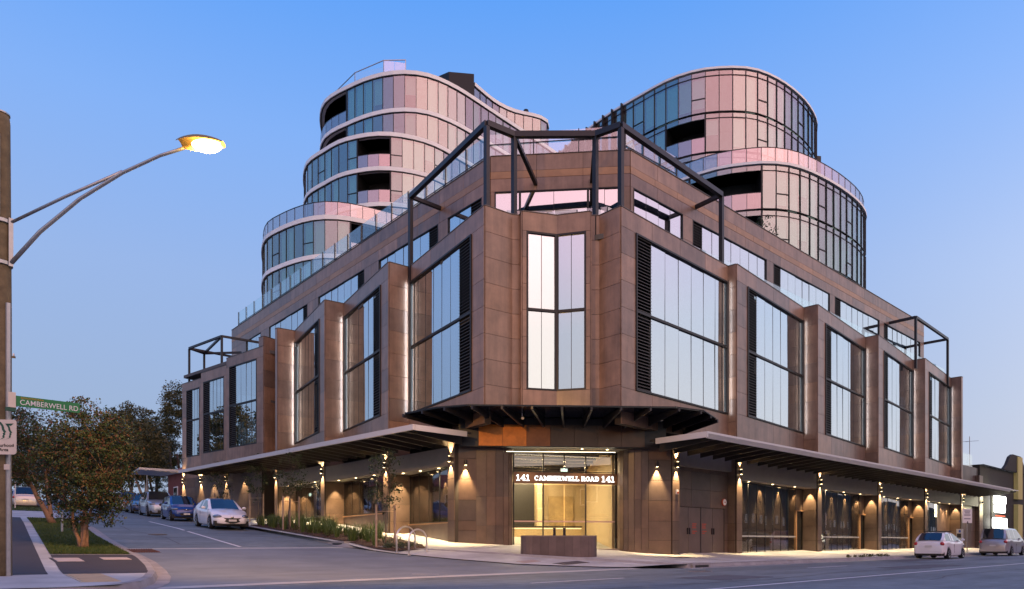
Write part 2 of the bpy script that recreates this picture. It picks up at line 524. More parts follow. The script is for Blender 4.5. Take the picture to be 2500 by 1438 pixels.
def text(name, s, size, mat, parent, loc, rot, extrude=.004, align='CENTER', sx=1.0, track=1.0):
    """lettering as mesh; loc is world, rot is a 3x3 basis (right, up, out)"""
    cu = bpy.data.curves.new(name, 'FONT')
    cu.body = s; cu.size = size; cu.extrude = extrude; cu.align_x = align; cu.align_y = 'CENTER'; cu.space_character = track
    cu.offset = size * .004
    tmp = bpy.data.objects.new('tmp', cu)
    COL.objects.link(tmp)
    bpy.context.view_layer.update()
    dg = bpy.context.evaluated_depsgraph_get()
    me = bpy.data.meshes.new_from_object(tmp.evaluated_get(dg))
    bpy.data.objects.remove(tmp)
    me.materials.clear(); me.materials.append(mat)
    r, u, n = [Vector(v) for v in rot]
    vs = np.empty(len(me.vertices) * 3); me.vertices.foreach_get('co', vs)
    vs = vs.reshape(-1, 3)
    base = Vector(loc) - (absloc(parent) if parent else Vector((0, 0, 0)))
    out = np.outer(vs[:, 0] * sx, r) + np.outer(vs[:, 1], u) + np.outer(vs[:, 2], n)
    me.vertices.foreach_set('co', out.ravel())
    me.update()
    o = bpy.data.objects.new(name, me)
    COL.objects.link(o)
    o.location = base
    o.parent = parent
    return o

def interp(pts, v):
    if v <= pts[0][0]: return pts[0][1]
    for (a, b), (c, d) in zip(pts, pts[1:]):
        if v <= c: return b + (d - b) * (v - a) / (c - a)
    return pts[-1][1]
ZR = [(13.4, 0), (17, .12), (22.6, .55), (34.4, 1.5), (43.2, 2.05), (120, 7.04), (200, 8.0)]
ZW = [(13.4, .14), (17, .35), (22.6, .88), (27.9, 1.32), (34.4, 1.87), (43.2, 2.39), (120, 7.38), (200, 8.3)]
XE = [(13.4, 19.6), (13.6, 18.5), (14.3, 17.3), (15.3, 16.2), (17.3, 14.9), (19, 13.9), (21.3, 12.95), (23.6, 12.6), (34, 12.6), (200, 24.2)]
XWK = [(13.4, 1.9), (13.6, 2.7), (14.1, 3.15), (15.0, 3.55), (16.6, 4.0), (18, 4.25), (20, 4.5), (23, 4.66), (28, 4.95), (34, 5.5), (200, 17)]
def zr(y): return interp(ZR, y)
def zw(y): return interp(ZW, y)
def xe(y): return interp(XE, y)
def xw(y): return interp(XWK, y)
def hk(y):
    """kerb height on the building side: almost flush round the corner"""
    return interp([(13.4, .14), (13.5, .14), (14.2, .035), (22.6, .035), (24.2, .14)], y)
def zf(x, y):
    """height of the pavement on the building side"""
    if y < 13.4: return .14
    k = xe(y)
    t = min(1, max(0, (x - k) / 3.6))
    return (zr(y) + hk(y)) * (1 - t) + zw(y) * t
def zwst(x, y):
    """height of the pavement on the west side of the side street"""
    return zr(y) + .14 + .015 * max(0, xw(max(y, 13.4)) - x)
# ------------------------------------------------------------------ ground, roads, pavements
def frange(a, b, s):
    n = max(1, int(round((b - a) / s)))
    return [a + (b - a) * i / n for i in range(n + 1)]
def sheet(name, xl, xr, ys, zfun, mat, nx=1, off=0., thick=0.):
    mb = MB(); rows = []
    for y in ys:
        a = xl(y) if callable(xl) else xl
        b = xr(y) if callable(xr) else xr
        rows.append([(a + (b - a) * i / nx, y, zfun(a + (b - a) * i / nx, y) + off) for i in range(nx + 1)])
    mb.grid(rows)
    return tag(obj(name, mb, mat), kind='structure')
# wide terrain, always a little below everything laid on it
ys = [-900, -300, -60, -20, 0, 10, 13.4, 15, 17, 19, 21, 22.6, 25, 30, 34.4, 40, 43.2, 60, 80, 100, 120, 160, 200, 400, 1200]
mb = MB(); mb.grid([[(x, y, zr(y) - .06) for x in (-1200, -300, -80, -20, 0, 10, 20, 60, 150, 400, 1500)] for y in ys])
tag(obj('ground', mb, GROUND), kind='structure')
yf = frange(13.4, 15.4, .1) + frange(15.6, 24, .3) + frange(24.8, 120, 2.4)
mb = MB(); mb.grid([[(x, y, 0.) for x in frange(-120, 200, 16)] for y in (-14, -6, 2, 7, 13.4)])
tag(obj('road', mb, ASPHALT), kind='structure')
sheet('side_road', lambda y: xw(y) - .1, lambda y: xe(y) + .1, yf, lambda x, y: zr(y), ASPHALT, nx=2, off=.0)
sheet('road_apron', lambda y: xw(y) - .05, lambda y: xe(y) + .05, frange(14.2, 23.8, .4), lambda x, y: zr(y), CONC_A, nx=2, off=.005)
# pale gutter strips
sheet('gutter_strip', 19.2, 160, [12.95, 13.38], lambda x, y: 0., CONC, off=.004)
sheet('apron_edge_strip', lambda y: 3.0, lambda y: 17.6, [13.75, 14.18], lambda x, y: zr(y), CONC, off=.006)
sheet('threshold_strip', lambda y: xw(y), lambda y: xe(y), [23.82, 24.12], lambda x, y: zr(y), CONC, off=.006)
# pavement on the building side and the west side
def eastpath():
    mb = MB(); rows = []
    for y in frange(13.4, 15.4, .05) + frange(15.5, 24, .25) + frange(24.8, 80, 2.4):
        k = xe(y)
        xs = [k + 3.6 * t for t in (0, .25, .5, .75, 1)]
        far = 220 if y < 19 else 40
        rows.append([(x, y, zf(x, y)) for x in xs] + [(far, y, zf(far, y))])
    mb.grid(rows); return mb
tag(obj('pavement', eastpath(), CONC), kind='structure')
sheet('west_pavement', -80, lambda y: xw(y) - .02, yf, zwst, CONC, nx=6)
# pavement expansion joints: narrow dark grooves laid as thin recessed strips
mb = MB()
for x in frange(20, 62, 3.0):
    mb.add([(x, 13.5, zf(x, 13.5) + .004), (x + .03, 13.5, zf(x, 13.5) + .004), (x + .03, 16.95, zf(x, 16.95) + .004), (x, 16.95, zf(x, 16.95) + .004)], [(0, 1, 2, 3)])
tag(obj('pavement_joints', mb, ASPHALT_P), kind='structure')
# kerbs: swept upstand
def kerb(name, path, h0, side):
    mb = MB(); rows = []
    n = len(path)
    for i, (x, y) in enumerate(path):
        a = Vector(path[max(i - 1, 0)]); b = Vector(path[min(i + 1, n - 1)])
        t = (b - a).normalized(); nn = Vector((t.y, -t.x)) * side      # towards the road
        g = zr(y)
        h = h0(x, y)
        P = Vector((x, y))
        pr = [(P + nn * .30, g + .008), (P + nn * .04, g + .012), (P, g + h * .85), (P - nn * .03, g + h + .006), (P - nn * .17, g + h + .008), (P - nn * .17, g - .1)]
        rows.append([(q.x, q.y, z) for q, z in pr])
    mb.grid(rows)
    o = tag(obj(name, mb, KERB), kind='structure')
    return smoothby(o, 30)
def hE(x, y): return hk(y)
pe = [(xe(y), y) for y in frange(78, 24.4, 1.6)] + [(xe(y), y) for y in frange(24, 13.4, .3)] + [(x, 13.4) for x in frange(20.5, 200, 6)]
kerb('kerb', pe, hE, 1)
pw = [(x, 13.4) for x in frange(-80, 1.4, 6)] + [(xw(y), y) for y in frange(13.4, 24, .3)] + [(xw(y), y) for y in frange(25, 78, 1.6)]
kerb('west_kerb', pw, lambda x, y: .14, 1)
# west verge: asphalt path, lawn, concrete strips
def xstrip(y): return 2.05 + .075 * (y - 16)
sheet('asphalt_path', -60, lambda y: xstrip(y) - .12, frange(16.0, 41, .9), zwst, ASPHALT_P, nx=2, off=.005)
sheet('asphalt_corner', lambda y: xstrip(y) + .13, lambda y: xw(y) - .16, frange(16.05, 20.6, .45), zwst, ASPHALT_P, nx=2, off=.005)
sheet('lawn', lambda y: xstrip(y) + .13, lambda y: xw(y) - .17, frange(20.72, 41, .7), zwst, GRASSG, nx=3, off=.012)
sheet('upper_lawn', lambda y: xstrip(y) - 6, lambda y: xw(y) - .17, frange(53, 90, 2), zwst, GRASSG, nx=3, off=.012)
# lawn blades
def blades(name, n, xl, xr, y0, y1, zfun, h, mat, seed, wid=.012, pw=1.0):
    rng = np.random.default_rng(seed)
    t = rng.random(n) ** pw
    y = y0 + (y1 - y0) * t
    a = np.array([xl(v) for v in y]); b = np.array([xr(v) for v in y])
    x = a + (b - a) * rng.random(n)
    z = np.array([zfun(p, q) for p, q in zip(x, y)])
    ang = rng.random(n) * 6.283; hh = h * (.5 + rng.random(n)); lean = (rng.random((n, 2)) - .5) * hh[:, None] * .9
    w = wid * (.6 + .8 * rng.random(n))
    v = np.empty((n, 3, 3))
    v[:, 0] = np.stack([x - np.cos(ang) * w, y - np.sin(ang) * w, z], 1)
    v[:, 1] = np.stack([x + np.cos(ang) * w, y + np.sin(ang) * w, z], 1)
    v[:, 2] = np.stack([x + lean[:, 0], y + lean[:, 1], z + hh], 1)
    me = bpy.data.meshes.new(name)
    me.from_pydata(v.reshape(-1, 3).tolist(), [], np.arange(3 * n).reshape(-1, 3).tolist())
    me.materials.append(mat)
    return obj(name, me, None)
g = blades('lawn_grass', 26000, lambda y: xstrip(y) + .14, lambda y: xw(y) - .2, 20.8, 40.5, zwst, .055, GRASSB, 3, pw=1.5)
tag(g, 'short green grass on the verge under the myrtle trees', 'grass', kind='stuff')
g = blades('lawn_grass', 7000, lambda y: xstrip(y) - 5.5, lambda y: xw(y) - .2, 53.2, 75, zwst, .07, GRASSB, 4, wid=.03)
tag(g, 'far grass verge beyond the grey driveway', 'grass', kind='stuff')
# road markings
def stripe(name, pts, w, zfun, off=.008):
    mb = MB(); rows = []
    for i, (x, y) in enumerate(pts):
        a = Vector(pts[max(i - 1, 0)]); b = Vector(pts[min(i + 1, len(pts) - 1)])
        t = (b - a).normalized(); nn = Vector((-t.y, t.x)) * w / 2
        rows.append([(x - nn.x, y - nn.y, zfun(x - nn.x, y - nn.y) + off), (x + nn.x, y + nn.y, zfun(x + nn.x, y + nn.y) + off)])
    mb.grid(rows)
    return tag(obj(name, mb, PAINT), kind='structure')
flat = lambda x, y: 0.
up = lambda x, y: zr(y)
stripe('lane_line', [(x, 7.15) for x in (-40, 0, 20, 60, 120, 200)], .12, flat)
for a in (-3, 9.9, 22.6, 36.2, 49.5, 63):
    stripe('lane_dash', [(a, 10.72), (a + 1.5, 10.72), (a + 3.1, 10.72)], .10, flat)
cl = lambda y: 8.62 + (y - 24.4) * .062 if y < 33 else 9.15 + (y - 33) * .085
for y0, y1 in ((24.5, 32.5), (33.2, 43.0)):
    stripe('centre_dash', [(cl(y), y) for y in frange(y0, y1, .8)], .12, up)
# faint painted tick and patches on the apron
stripe('apron_tick', [(9.6, 14.9), (10.2, 14.55)], .06, up, .012)
# concrete lids, drain grate, tactile pad, pit covers
def slab(name, x0, x1, y0, y1, zfun, mat, label, cat, h=.02, base=.0):
    mb = MB()
    mb.add([(x, y, zfun(x, y) + d) for d in (-.02, h) for x, y in ((x0, y0), (x1, y0), (x1, y1), (x0, y1))],
           [(0, 3, 2, 1), (4, 5, 6, 7), (0, 1, 5, 4), (1, 2, 6, 5), (2, 3, 7, 6), (3, 0, 4, 7)])
    return tag(obj(name, mb, mat), label, cat)
e = empty('service_pit', (2.72, 19.2, zwst(2.72, 19.2)))
tag(e, 'pale square concrete pit lid with raised rim in the asphalt', 'pit lid')
LIDC = principled('lid_concrete', (.42, .37, .35), .85, noise=(4, .12))
def localslab(name, par, x0, x1, y0, y1, zfun, mat, lo, h):
    mb = MB()
    mb.add([(x, y, zfun(x, y) + d) for d in (lo, h) for x, y in ((x0, y0), (x1, y0), (x1, y1), (x0, y1))],
           [(0, 3, 2, 1), (4, 5, 6, 7), (0, 1, 5, 4), (1, 2, 6, 5), (2, 3, 7, 6), (3, 0, 4, 7)])
    return obj(name, mb, mat, par)
localslab('lid', e, 2.45, 2.99, 18.80, 19.66, zwst, LIDC, -.02, .014)
localslab('rim', e, 2.39, 3.05, 18.74, 19.72, zwst, ASPHALT_P, -.02, .009)
slab('service_pit', 3.46, 4.08, 19.25, 19.80, zwst, LIDC, 'plain concrete pit lid against the kerb, right of the square lid', 'pit lid', .012)
e = empty('drain_grate', (4.95, 23.3, zr(23.3)))
tag(e, 'rusty iron drain grate in the gutter at the west kerb', 'drain grate')
mb = MB(); 
for k in range(13):
    x = 4.74 + k * .068
    mb.add([(xx, yy, zr(yy) + zz) for zz in (.008, .03) for xx, yy in ((x, 22.75), (x + .03, 22.75), (x + .03, 23.75), (x, 23.75))],
           [(0, 3, 2, 1), (4, 5, 6, 7), (0, 1, 5, 4), (1, 2, 6, 5), (2, 3, 7, 6), (3, 0, 4, 7)])
tag(obj('bar', mb, RUST, e), kind='stuff')
localslab('pit', e, 4.70, 5.62, 22.70, 23.80, lambda x, y: zr(y), LOBBYDARK, -.02, .010)
e = empty('tactile_pad', (2.5, 15, zwst(2.5, 15)))
tag(e, 'cream tactile paving pad of raised bars at the corner ramp', 'tactile pad')
localslab('pad', e, 2.18, 2.82, 14.1, 15.85, zwst, TACT, -.02, .010)
for k in range(12):
    y = 14.16 + k * .141
    localslab('bar', e, 2.22, 2.78, y, y + .06, zwst, TACT, .0, .022)
slab('pit_cover', 16.1, 17.3, 15.75, 16.35, zf, principled('steel_cover', (.12, .11, .11), .6, metal=.4, noise=(3, .2)), 'dark steel service cover in the pavement before the entrance', 'pit cover', .008)
slab('pit_cover', 21.9, 23.1, 15.4, 15.9, zf, MATS['steel_cover'], 'small dark service cover in the pavement by the four doors', 'pit cover', .008)
slab('pit_cover', 15.4, 16.2, 17.0, 17.4, zf, principled('pale_cover', (.38, .31, .27), .7), 'pale service cover set in the pavement in front of the stone bench', 'pit cover', .008)  # paler, warmer base colour than the steel covers
# side-entry drain mouths in the kerbs
def sidedrain(loc, rz, label):
    e = empty('kerb_drain', loc, rz)
    tag(e, label, 'kerb drain')
    obj('lintel', MB().box(-.55, .55, -.05, .36, .09, .165), KERB, e, local=True)
    obj('mouth', MB().box(-.40, .40, -.062, .0, .02, .095), LOBBYDARK, e, local=True)
    for s in (-1, 1):
        obj('end_block', MB().box(s * .40 - (.12 if s < 0 else 0), s * .40 + (.12 if s > 0 else 0), -.055, .2, .0, .092), KERB, e, local=True)
sidedrain((20.3, 13.36, 0), 0, 'dark kerb drain mouth at the main road by the crossing point')
sidedrain((12.66, 25.0, zr(25)), -R(90), 'kerb drain mouth beside the planted bed on the side street')
# ------------------------------------------------------------------ podium building
pod = empty('podium_building', (19, 20, .3))
tag(pod, 'brown stone sawtooth podium building with tall windows and corner entrance', 'building')
ZT, ZB, WT, WM, WB = 13.85, 5.45, 13.08, 10.02, 6.86    # parapet, bottom of stone, window head, transom, sill

def louvre(name, parent, F, u0, u1, z0, z1, o=-.02, pitch=.13):
    mb = MB()
    z = z0 + .03
    while z < z1 - .04:
        a0, a1 = F.pt(u0, 0, o + .05), F.pt(u1, 0, o + .05)
        b0, b1 = F.pt(u0, 0, o - .06), F.pt(u1, 0, o - .06)
        mb.add([(a0.x, a0.y, z), (a1.x, a1.y, z), (b1.x, b1.y, z + .085), (b0.x, b0.y, z + .085),
                (a0.x, a0.y, z + .018), (a1.x, a1.y, z + .018), (b1.x, b1.y, z + .103), (b0.x, b0.y, z + .103)],
               [(0, 3, 2, 1), (4, 5, 6, 7), (0, 1, 5, 4), (1, 2, 6, 5), (2, 3, 7, 6), (3, 0, 4, 7)])
        z += pitch
    o_ = obj(name, mb, LOUVRES, parent)
    return tag(o_, kind='stuff')
LOUVRES = principled('louvre_slat', (.075, .068, .066), .4, metal=.4)

def window_bay(parent, F, u0, u1, z0, zm, z1, lou, lw, n, proud=.09, glass_mat=None, fw=.07):
    """tall glazed bay: frame, transom, louvre column at the start or end, n panes over n panes"""
    gm = glass_mat or GLASS
    mb = MB()
    fbox(mb, F, u0, u1, z1 - fw, z1, -.05, proud)
    fbox(mb, F, u0, u1, z0, z0 + fw, -.05, proud)
    fbox(mb, F, u0, u0 + fw, z0 + fw, z1 - fw, -.05, proud)
    fbox(mb, F, u1 - fw, u1, z0 + fw, z1 - fw, -.05, proud)
    rows = [(z0 + fw, z1 - fw)]
    if zm:
        fbox(mb, F, u0 + fw, u1 - fw, zm - .05, zm + .05, -.05, .05)
        rows = [(z0 + fw, zm - .05), (zm + .05, z1 - fw)]
    a, b = u0 + fw, u1 - fw
    if lou == 0: la, lb, ga, gb = a, a + lw, a + lw, b
    elif lou == 1: la, lb, ga, gb = b - lw, b, a, b - lw
    else: la, lb, ga, gb = 0, 0, a, b
    us = [ga + (gb - ga) * i / n for i in range(n + 1)]
    for u in us[1:-1] + ([ga] if lou == 0 else [gb] if lou == 1 else []):
        fbox(mb, F, u - .011, u + .011, z0 + fw, z1 - fw, -.04, -.012)
    obj('window_frame', mb, FRAME, parent)
    for (p, q) in rows:
        for i in range(n):
            pn_ = piece('window_pane', parent, F, us[i] + .011, us[i + 1] - .011, p, q, -.032, -.018, gm)
            if random.random() < .14:
                piece('blind', parent, F, us[i] + .06, us[i + 1] - .06, q - (q - p) * random.choice((.25, .4, .6, .85)), q - .03, -.20, -.18, BLIND)
        if lb > la:
            louvre('louvre', parent, F, la, lb, p, q)
            piece('louvre_backing', parent, F, la, lb, p, q, -.16, -.12, LOUVRE)

def backing(mb, F, u0, u1, z0, z1, d=.28):
    if u1 > u0 and z1 > z0: fbox(mb, F, u0, u1, z0, z1, -d, -.004)

def tooth(P, Q, lou, first=False, lw=1.05, n=6, edge=.95, win=None):
    """one sawtooth bay from P to Q; lou=0: louvre and stone margin at the start (the tip is P), 1: at the end"""
    F = Face(P, Q)
    L = F.L
    mb = MB()
    backing(mb, F, 0, L, WT, ZT - .02); backing(mb, F, 0, L, ZB, WB)
    w0, w1 = (edge, L - .02) if lou == 0 else (.02, L - edge)
    if lou == 0: backing(mb, F, 0, edge, WB, WT)
    else: backing(mb, F, L - edge, L, WB, WT)
    bay = obj('facade_bay', mb, STONE_D, pod)
    # the bay's own children
    def pn(*a, **k): panels(bay, F, *a, **k)
    pn(0, L, WT, ZT - .03, 2.05, [WT, ZT - .03])
    pn(0, L, ZB, WB, 2.05, [ZB, WB])
    if lou == 0: pn(0, edge, WB, WT, [0, edge], 1.04)
    else: pn(L - edge, L, WB, WT, [L - edge, L], 1.04)
    window_bay(bay, F, w0, w1, WB, WM, WT, lou, lw, n)
    piece('coping', bay, F, 0, L, ZT - .03, ZT, -.30, .06, COPING)
    # rooms behind the glass
    piece('floor_slab', bay, F, .5, L - .9, WM - .22, WM - .06, -2.6, -.09, INTFLOOR)
    return F

def ret(P, Q, led=None, z0=ZB, z1=ZT, rows=1.04, cols=None):
    """return face of a tooth; led: 0 strip at the start, 1 at the end"""
    F = Face(P, Q)
    mb = MB(); backing(mb, F, 0, F.L, z0, z1 - .02, .2)
    r = obj('pier_wall', mb, STONE_D, pod)
    panels(r, F, 0, F.L, z0, z1 - .03, cols or [0, F.L], rows)
    piece('coping', r, F, 0, F.L, z1 - .03, z1, -.2, .06, COPING)
    if led is not None:
        u = .12 if led == 0 else F.L - .12
        piece('led_strip', r, F, u - .02, u + .02, WB, WT, .20, .206, LED if led else LED_R)
        piece('led_cover', r, F, u - .035, u + .035, WB - .01, WT + .01, .208, .225, COPING)
    return F

YL = [20.4, 27.45, 34.0, 40.35]
XL, XI = 16.44, 17.49
# left side, far to near
ret((XL, 40.65), (XL, 40.35), z1=ZT)                                 # narrow fin front
ret((XL, YL[3]), (XI, YL[3] - .12), led=1)
tooth((XI, YL[3] - .14), (XL, YL[2]), 1, n=6)
ret((XL, YL[2]), (XI, YL[2] - .12), led=1)
tooth((XI, YL[2] - .14), (XL, YL[1]), 1, n=6)
ret((XL, YL[1]), (XI, YL[1] - .08), led=1)
tooth((XI, YL[1] - .10), (XL, YL[0]), 1, n=6)
# corner
ZC = 5.97
ret((XL, YL[0]), (17.72, 20.28), z0=ZC, rows=1.04)
ret((17.72, 20.28), (18.02, 20.10), z0=ZC)
V0, V1, V2 = (17.84, 19.80), (19.10, 19.16), (19.86, 18.05)
ret((18.02, 20.10), V0, z0=ZC)
def vface(P, Q, flip):
    F = Face(P, Q); L = F.L
    mb = MB(); backing(mb, F, 0, L, WT, ZT - .02); backing(mb, F, 0, L, ZC, WB)
    m = .17
    if not flip: backing(mb, F, 0, m, WB, WT)
    else: backing(mb, F, L - m, L, WB, WT)
    bay = obj('facade_bay', mb, STONE_D, pod)
    panels(bay, F, 0, L, WT, ZT - .03, [0, L], [WT, ZT - .03])
    panels(bay, F, 0, L, ZC, WB, [0, L], [ZC, WB])
    panels(bay, F, 0 if not flip else L - m, m if not flip else L, WB, WT, [0, m] if not flip else [L - m, L], 1.04)
    window_bay(bay, F, m if not flip else 0.0, L if not flip else L - m, WB, WM, WT, None, 0, 2, proud=.05)
    piece('coping', bay, F, 0, L, ZT - .03, ZT, -.3, .06, COPING)
    piece('floor_slab', bay, F, .1, L - .1, WM - .22, WM - .06, -.8, -.09, INTFLOOR)
vface(V0, V1, False); vface(V1, V2, True)
ret(V2, (20.12, 18.28), z0=ZC); ret((20.12, 18.28), (20.40, 18.05), z0=ZC)
XR = [20.43, 28.75, 37.0, 45.3, 53.55, 61.6]
DR = [.42, .76, .76, .76, .72]
ret((20.40, 18.05), (XR[0], 17.0), z0=ZC)
for i in range(5):
    tooth((XR[i], 17.0), (XR[i + 1] - .06, 17 + DR[i]), 0, n=6, edge=.92 if i == 0 else 1.1)
    ret((XR[i + 1] - .04, 17 + DR[i]), (XR[i + 1], 17.0), led=0)
ret((XR[5], 17.0), (XR[5] + .35, 17.0))
ret((XR[5] + .35, 17.0), (XR[5] + .35, 21.0), cols=1.6)

# far-left facets with stepped parapet
S0 = Vector((16.44, 42.55)); SD = Vector((-.161, .987))
def fac(t): p = S0 + SD * t; return (p.x, p.y)
for (t0, t1, top, w0, w1, wz0, wm, wz1, n) in ((0, 4.62, 13.24, .8, 4.25, 7.15, 9.95, 12.58, 4), (4.62, 8.18, 12.80, 4.95, 7.85, 7.08, 9.80, 12.1, 4), (8.18, 11.06, 12.45, 8.42, 10.4, 7.0, 9.62, 11.85, 3)):
    F = Face(fac(t1), fac(t0)); L = F.L
    u0, u1 = t1 - w1, t1 - w0
    mb = MB(); backing(mb, F, 0, L, wz1, top - .02); backing(mb, F, 0, L, ZB, wz0); backing(mb, F, 0, u0, wz0, wz1); backing(mb, F, u1, L, wz0, wz1)
    bay = obj('facade_bay', mb, STONE_D, pod)
    panels(bay, F, 0, L, wz1, top - .03, 1.9, [wz1, top - .03]); panels(bay, F, 0, L, ZB, wz0, 1.9, [ZB, wz0])
    panels(bay, F, 0, u0, wz0, wz1, [0, u0], 1.04); panels(bay, F, u1, L, wz0, wz1, [u1, L], 1.04)
    window_bay(bay, F, u0, u1, wz0, wm, wz1, 0, .72, n, proud=.05)
    piece('coping', bay, F, 0, L, top - .03, top, -.3, .06, COPING)
    piece('floor_slab', bay, F, .02, L - .02, wm - .22, wm - .06, -2.5, -.09, INTFLOOR)
ret(fac(.55), fac(0), z0=13.2, z1=13.85)
ret(fac(0), (17.3, 42.80), rows=1.04)
ret((17.3, 42.80), (17.3, 40.65))
ret((18.5, 55.0), fac(11.06), z1=12.45)

# inner block, floors and terrace
core = [(20.6, 53), (20.6, 25.2), (23.2, 21.0), (25.5, 20.6), (58, 20.6), (58, 53)]
obj('inner_block', MB().prism(core, 5.7, 12.8), CORE, pod)
obj('lower_block', MB().prism([(20.6, 53), (20.6, 31.8), (29.5, 27.5), (29.5, 20.6), (58, 20.6), (58, 53)], .2, 5.4), CORE, pod)
terr = [fac(10.9), fac(.1), (17.2, 42.6), (17.4, 40.6), (17.6, 33.9), (17.0, 31), (17.6, 27.4), (17.0, 24), (16.9, 20.5), (18.1, 20.25), (19.2, 19.35), (20.1, 18.4), (20.6, 17.3), (28.6, 17.6), (37, 17.85), (61.4, 17.85), (61.4, 53), (18.4, 54.5)]
obj('terrace_slab', MB().prism(terr, 12.85, 13.05), INTFLOOR, pod)
obj('lower_soffit', MB().prism([(p[0] + .3, p[1] + .3) for p in terr], 5.98, 6.1), CORE, pod)

# upper storey set back behind the terrace
UP = [(19.2, 56.4), (19.2, 23.4), (23.46, 19.0), (59.6, 19.0), (59.6, 30)]
UZ0, UWH, UB0, UB1, UZ1 = 13.05, 16.42, 16.98, 17.30, 18.02
def upper(P, Q, groups, colw=1.95):
    """groups: (u0, u1, louvre width or 0, side, panes)"""
    F = Face(P, Q); L = F.L
    mb = MB(); backing(mb, F, 0, L, UWH, UZ1 - .02, .3)
    cur = 0
    for g in groups:
        backing(mb, F, cur, g[0], UZ0, UWH, .3); cur = g[1]
    backing(mb, F, cur, L, UZ0, UWH, .3)
    w = obj('upper_wall', mb, STONE_D, pod)
    panels(w, F, 0, L, UB1, UZ1 - .03, colw, [UB1, UZ1 - .03], name='parapet_panel')
    panels(w, F, 0, L, UB0, UB1, colw * .9, [UB0, UB1], name='band_panel', mat=BAND, th=.045)
    panels(w, F, 0, L, UWH, UB0, colw, [UWH, UB0], name='parapet_panel')
    cur = 0
    for g in list(groups) + [(L, L)]:
        if g[0] - cur > .05: panels(w, F, cur, g[0], UZ0, UWH, 1.0, 1.12, name='parapet_panel')
        cur = g[1]
    for g in groups:
        window_bay(w, F, g[0], g[1], UZ0, None, UWH, g[3] if g[2] else None, g[2], g[4], proud=.05, fw=.04)
    piece('coping', w, F, 0, L, UZ1 - .03, UZ1, -.3, .07, COPING)
    return F
def LU(y): return 56.4 - y
lg = [(LU(52.9), LU(50.1), .6, 0, 3), (LU(48.4), LU(43.0), .6, 0, 6), (LU(41.9), LU(33.9 + 3.4), .8, 1, 5), (LU(36.1), LU(28.1 + 5), .8, 1, 4)]
lg = [(LU(53.2), LU(50.2), 0, 0, 3), (LU(48.6), LU(42.2), .7, 1, 6), (LU(40.6), LU(34.7), .8, 1, 6), (LU(33.1), LU(27.4), .8, 1, 6), (LU(26.6), LU(24.0), .8, 1, 2)]
upper(UP[0], UP[1], lg)
FC = upper(UP[1], UP[2], [(.18, 1.30, 0, 0, 1), (1.30, 4.30, 0, 0, 2), (4.30, 5.75, 0, 0, 2)], colw=2.1)
rg = [(x0 - UP[2][0], x1 - UP[2][0], lw, 0, n) for x0, x1, lw, n in ((23.66, 27.35, 0, 4), (28.15, 35.2, .82, 7), (35.95, 43.0, .82, 7), (43.7, 50.8, .9, 7), (51.6, 58.8, .8, 7))]
upper(UP[2], UP[3], rg)
obj('end_wall', MB().prism([(59.3, 19.3), (59.6, 19.0), (59.6, 34), (59.3, 34)], UZ0, UZ1 - .01), STONE, pod)
obj('upper_core', MB().prism([(22.6, 56), (22.6, 25), (25, 22.4), (59.2, 22.4), (59.2, 56)], 13.06, 17.2), CORE, pod)
obj('roof_slab', MB().prism([(19.5, 56.3), (19.5, 23.55), (23.6, 19.3), (59.3, 19.3), (59.3, 56.3)], 17.21, 17.42), INTFLOOR, pod)
obj('back_wall', MB().prism([(19.25, 56.2), (59.5, 56.2), (59.5, 56.5), (19.25, 56.5)], 12.9, 18.0), STONE, pod)
# pale door leaves in the corner window
for u in (1.75, 2.85):
    mb = MB()
    for a, b, c, d in ((u, u + .10, 13.06, 15.5), (u + .90, u + 1.0, 13.06, 15.5), (u + .10, u + .90, 15.38, 15.5), (u + .10, u + .90, 13.06, 13.3)):
        fbox(mb, FC, a, b, c, d, .0, .03)
    obj('door_frame', mb, principled('door_frame_paint', (.45, .43, .42), .5) if 'door_frame_paint' not in MATS else MATS['door_frame_paint'], pod)

# glass balustrades: (name, path, z0, z1, posts)
def balustrade(path, z0, z1, pane=1.35, post=True, rail=None, mat=None, pz=None, lean=0.):
    for P, Q in zip(path, path[1:]):
        F = Face(P, Q)
        us = splits(0, F.L, pane)
        for a, b in zip(us, us[1:]):
            piece('balustrade_pane', pod, F, a + .015, b - .015, z0, z1, -.006, .006, mat or GLASS_B)
        if post:
            mb = MB()
            for u in us:
                fbox(mb, F, u - .022, u + .022, z0 - .25, (pz or z1), .012, .06)
            if rail:
                fbox(mb, F, 0, F.L, rail, rail + .035, .02, .05)
            tag(obj('balustrade_posts', mb, STEEL, pod), kind='stuff')
balustrade([(17.95, 40.3), (17.95, 24.0), (17.75, 21.5)], 13.1, 14.45, pz=14.0)
balustrade([(17.75, 21.5), (19.6, 20.2), (21.1, 18.25)], 13.1, 14.5, rail=14.1, pz=14.45)
balustrade([(21.1, 18.25), (30, 17.95), (61, 17.95)], 13.1, 14.5, pz=14.05)
balustrade([(16.6, 48.6), (17.0, 43.0)], 13.0, 13.75, pz=13.5)
balustrade([(19.6, 56.0), (19.6, 24.0)], 18.0, 19.45, pane=1.7, rail=18.45)
balustrade([(19.6, 24.0), (23.7, 19.5)], 18.0, 19.4, pane=1.9, rail=18.9)
balustrade([(23.7, 19.5), (27.4, 19.4)], 18.0, 19.35, pane=1.3, rail=18.5)
balustrade([(27.4, 19.4), (59, 19.4)], 17.9, 18.2, pane=2.5, post=False)

